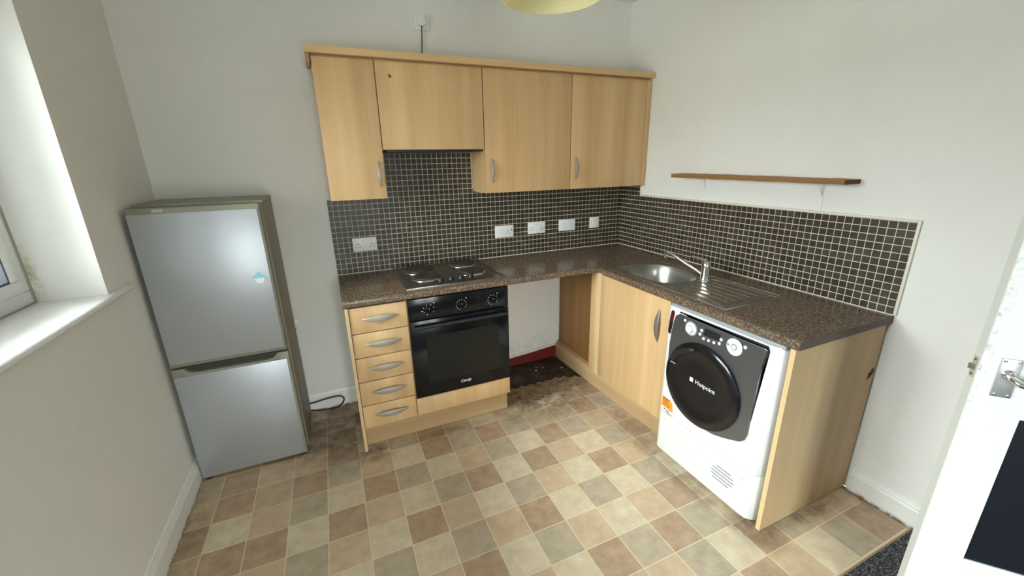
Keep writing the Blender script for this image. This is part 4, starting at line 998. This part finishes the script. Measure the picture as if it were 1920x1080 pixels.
# sticker
SX, SZ = -2.536, 1.063
def q2(pts): return [(SX + 1.75*(a-SX), SZ + 1.75*(b-SZ)) for a, b in pts]
stk = thing('cupcake_sticker', (-2.536, FY-0.0012, 1.035), 'small pale blue and white cupcake sticker on the upper fridge door', 'sticker')
yS = FY-0.0012
b_ = NB(); prism(b_, q2([(-2.549, 1.062), (-2.523, 1.062), (-2.527, 1.050), (-2.531, 1.047), (-2.541, 1.047), (-2.545, 1.050)]), lambda a, b: Vector((a, yS, b)), lambda a, b: Vector((a, yS-0.0012, b)))
obj('cup', b_, m_swhite, stk)
b_ = NB(); prism(b_, q2(smooth_loop([(-2.551, 1.0625), (-2.521, 1.0625), (-2.520, 1.068), (-2.525, 1.072), (-2.530, 1.073), (-2.532, 1.078), (-2.536, 1.080), (-2.540, 1.078), (-2.542, 1.073), (-2.547, 1.072), (-2.552, 1.067)], 3)), lambda a, b: Vector((a, yS, b)), lambda a, b: Vector((a, yS-0.0012, b)))
obj('icing', b_, m_sblue, stk)

# fridge cord on the floor
b_ = NB(); tube(b_, smooth_path([(-2.50, -0.028, 0.075), (-2.44, -0.03, 0.078), (-2.36, -0.032, 0.088), (-2.29, -0.034, 0.088), (-2.262, -0.036, 0.066), (-2.275, -0.040, 0.030), (-2.315, -0.045, 0.012), (-2.38, -0.040, 0.012), (-2.46, -0.030, 0.020), (-2.50, -0.026, 0.03)], 6), 0.0045, 8)
obj('power_cord', b_, m_cable, fz, smooth=True, label='black power cord looping out onto the floor')

# ================================================================== PLANK SHELF
sh = thing('plank_shelf', (-0.06, -1.15, 1.462), 'rough brown wooden plank shelf on the wall above the sink splashback', 'shelf')
b_ = NB(); NN = 24; top = []
prof = []
for k in range(NN+1):
    y = -0.645 - (1.653-0.645)*k/NN; z = 1.491 - 0.009*k/NN
    prof.append((y, z + random.uniform(-0.0012, 0.0015)))
bot = [(y, 1.468 - 0.006*k/NN + random.uniform(-0.001, 0.001)) for k, (y, z) in enumerate(prof)]
loop = prof + bot[::-1]
obj('plank', prism(b_, loop, lambda a, b: Vector((-0.0008, a - (0.02 if a > -0.70 else 0), b)), lambda a, b: Vector((-0.118, a, b)), 0.001), m_shelfw, sh)
bx('end_grain', m_shelfend, sh, -0.117, -0.002, -1.6545, -1.6531, 1.4635, 1.481)
for y in (-0.825, -1.508):
    b_ = NB(); box(b_, -0.0025, -0.0003, y-0.007, y+0.007, 1.335, 1.462); box(b_, -0.085, -0.0025, y-0.007, y+0.007, 1.4595, 1.4615); tube(b_, [(-0.004, y, 1.40), (-0.045, y, 1.458)], 0.0025, 6)
    obj('bracket', b_, m_socket, sh)

# ================================================================== PENDANT LAMP
LX, LY, LZ = -1.395, -1.345, 2.108
lp = thing('pendant_lamp', (LX, LY, LZ), 'cream fabric pendant lampshade hanging from the ceiling at the top edge', 'lamp')
b_ = NB(); rr = [(0.172, 0), (0.172, 0.004), (0.150, 0.10), (0.122, 0.20)]
lathe(b_, (LX, LY, LZ), (0, 0, 1), rr + [(r_-0.003, h_) for r_, h_ in rr[::-1]] + [rr[0]], 64, False, False)
obj('lampshade', b_, m_shade, lp, smooth=True)
b_ = NB()
for k in range(3):
    a = 2*math.pi*k/3; tube(b_, [(LX+0.018*math.cos(a), LY+0.018*math.sin(a), LZ+0.17), (LX+0.121*math.cos(a), LY+0.121*math.sin(a), LZ+0.196)], 0.0018, 6)
obj('shade_ring', b_, m_socket, lp)
obj('bulb_holder', lathe(NB(), (LX, LY, LZ+0.15), (0, 0, 1), [(0.018, 0), (0.019, 0.03), (0.014, 0.05), (0.006, 0.06)], 20), m_socket, lp, smooth=True)
obj('flex', tube(NB(), [(LX, LY, LZ+0.20), (LX, LY, H-0.02)], 0.003, 8), m_socket, lp, smooth=True)
obj('ceiling_rose', lathe(NB(), (LX, LY, H-0.025), (0, 0, 1), [(0.012, 0), (0.034, 0.010), (0.038, 0.0245)], 28), m_socket, lp, smooth=True)

# small rubble in the gap
for k, (x, y, s) in enumerate(((-0.860, -0.165, 0.008), (-0.835, -0.120, 0.006), (-0.79, -0.150, 0.006), (-1.12, -0.085, 0.007), (-0.655, -0.215, 0.008))):
    bm = NB(); bmesh.ops.create_icosphere(bm, subdivisions=1, radius=s)
    for v in bm.verts: v.co *= random.uniform(0.7, 1.15); v.co.z *= 0.6; v.co += Vector((x, y, 0.0075))
    tag(obj('plaster_crumb', bm, m_rubble), 'tiny white plaster crumb on the dark bare floor of the gap', 'debris', 'plaster crumbs in the gap')
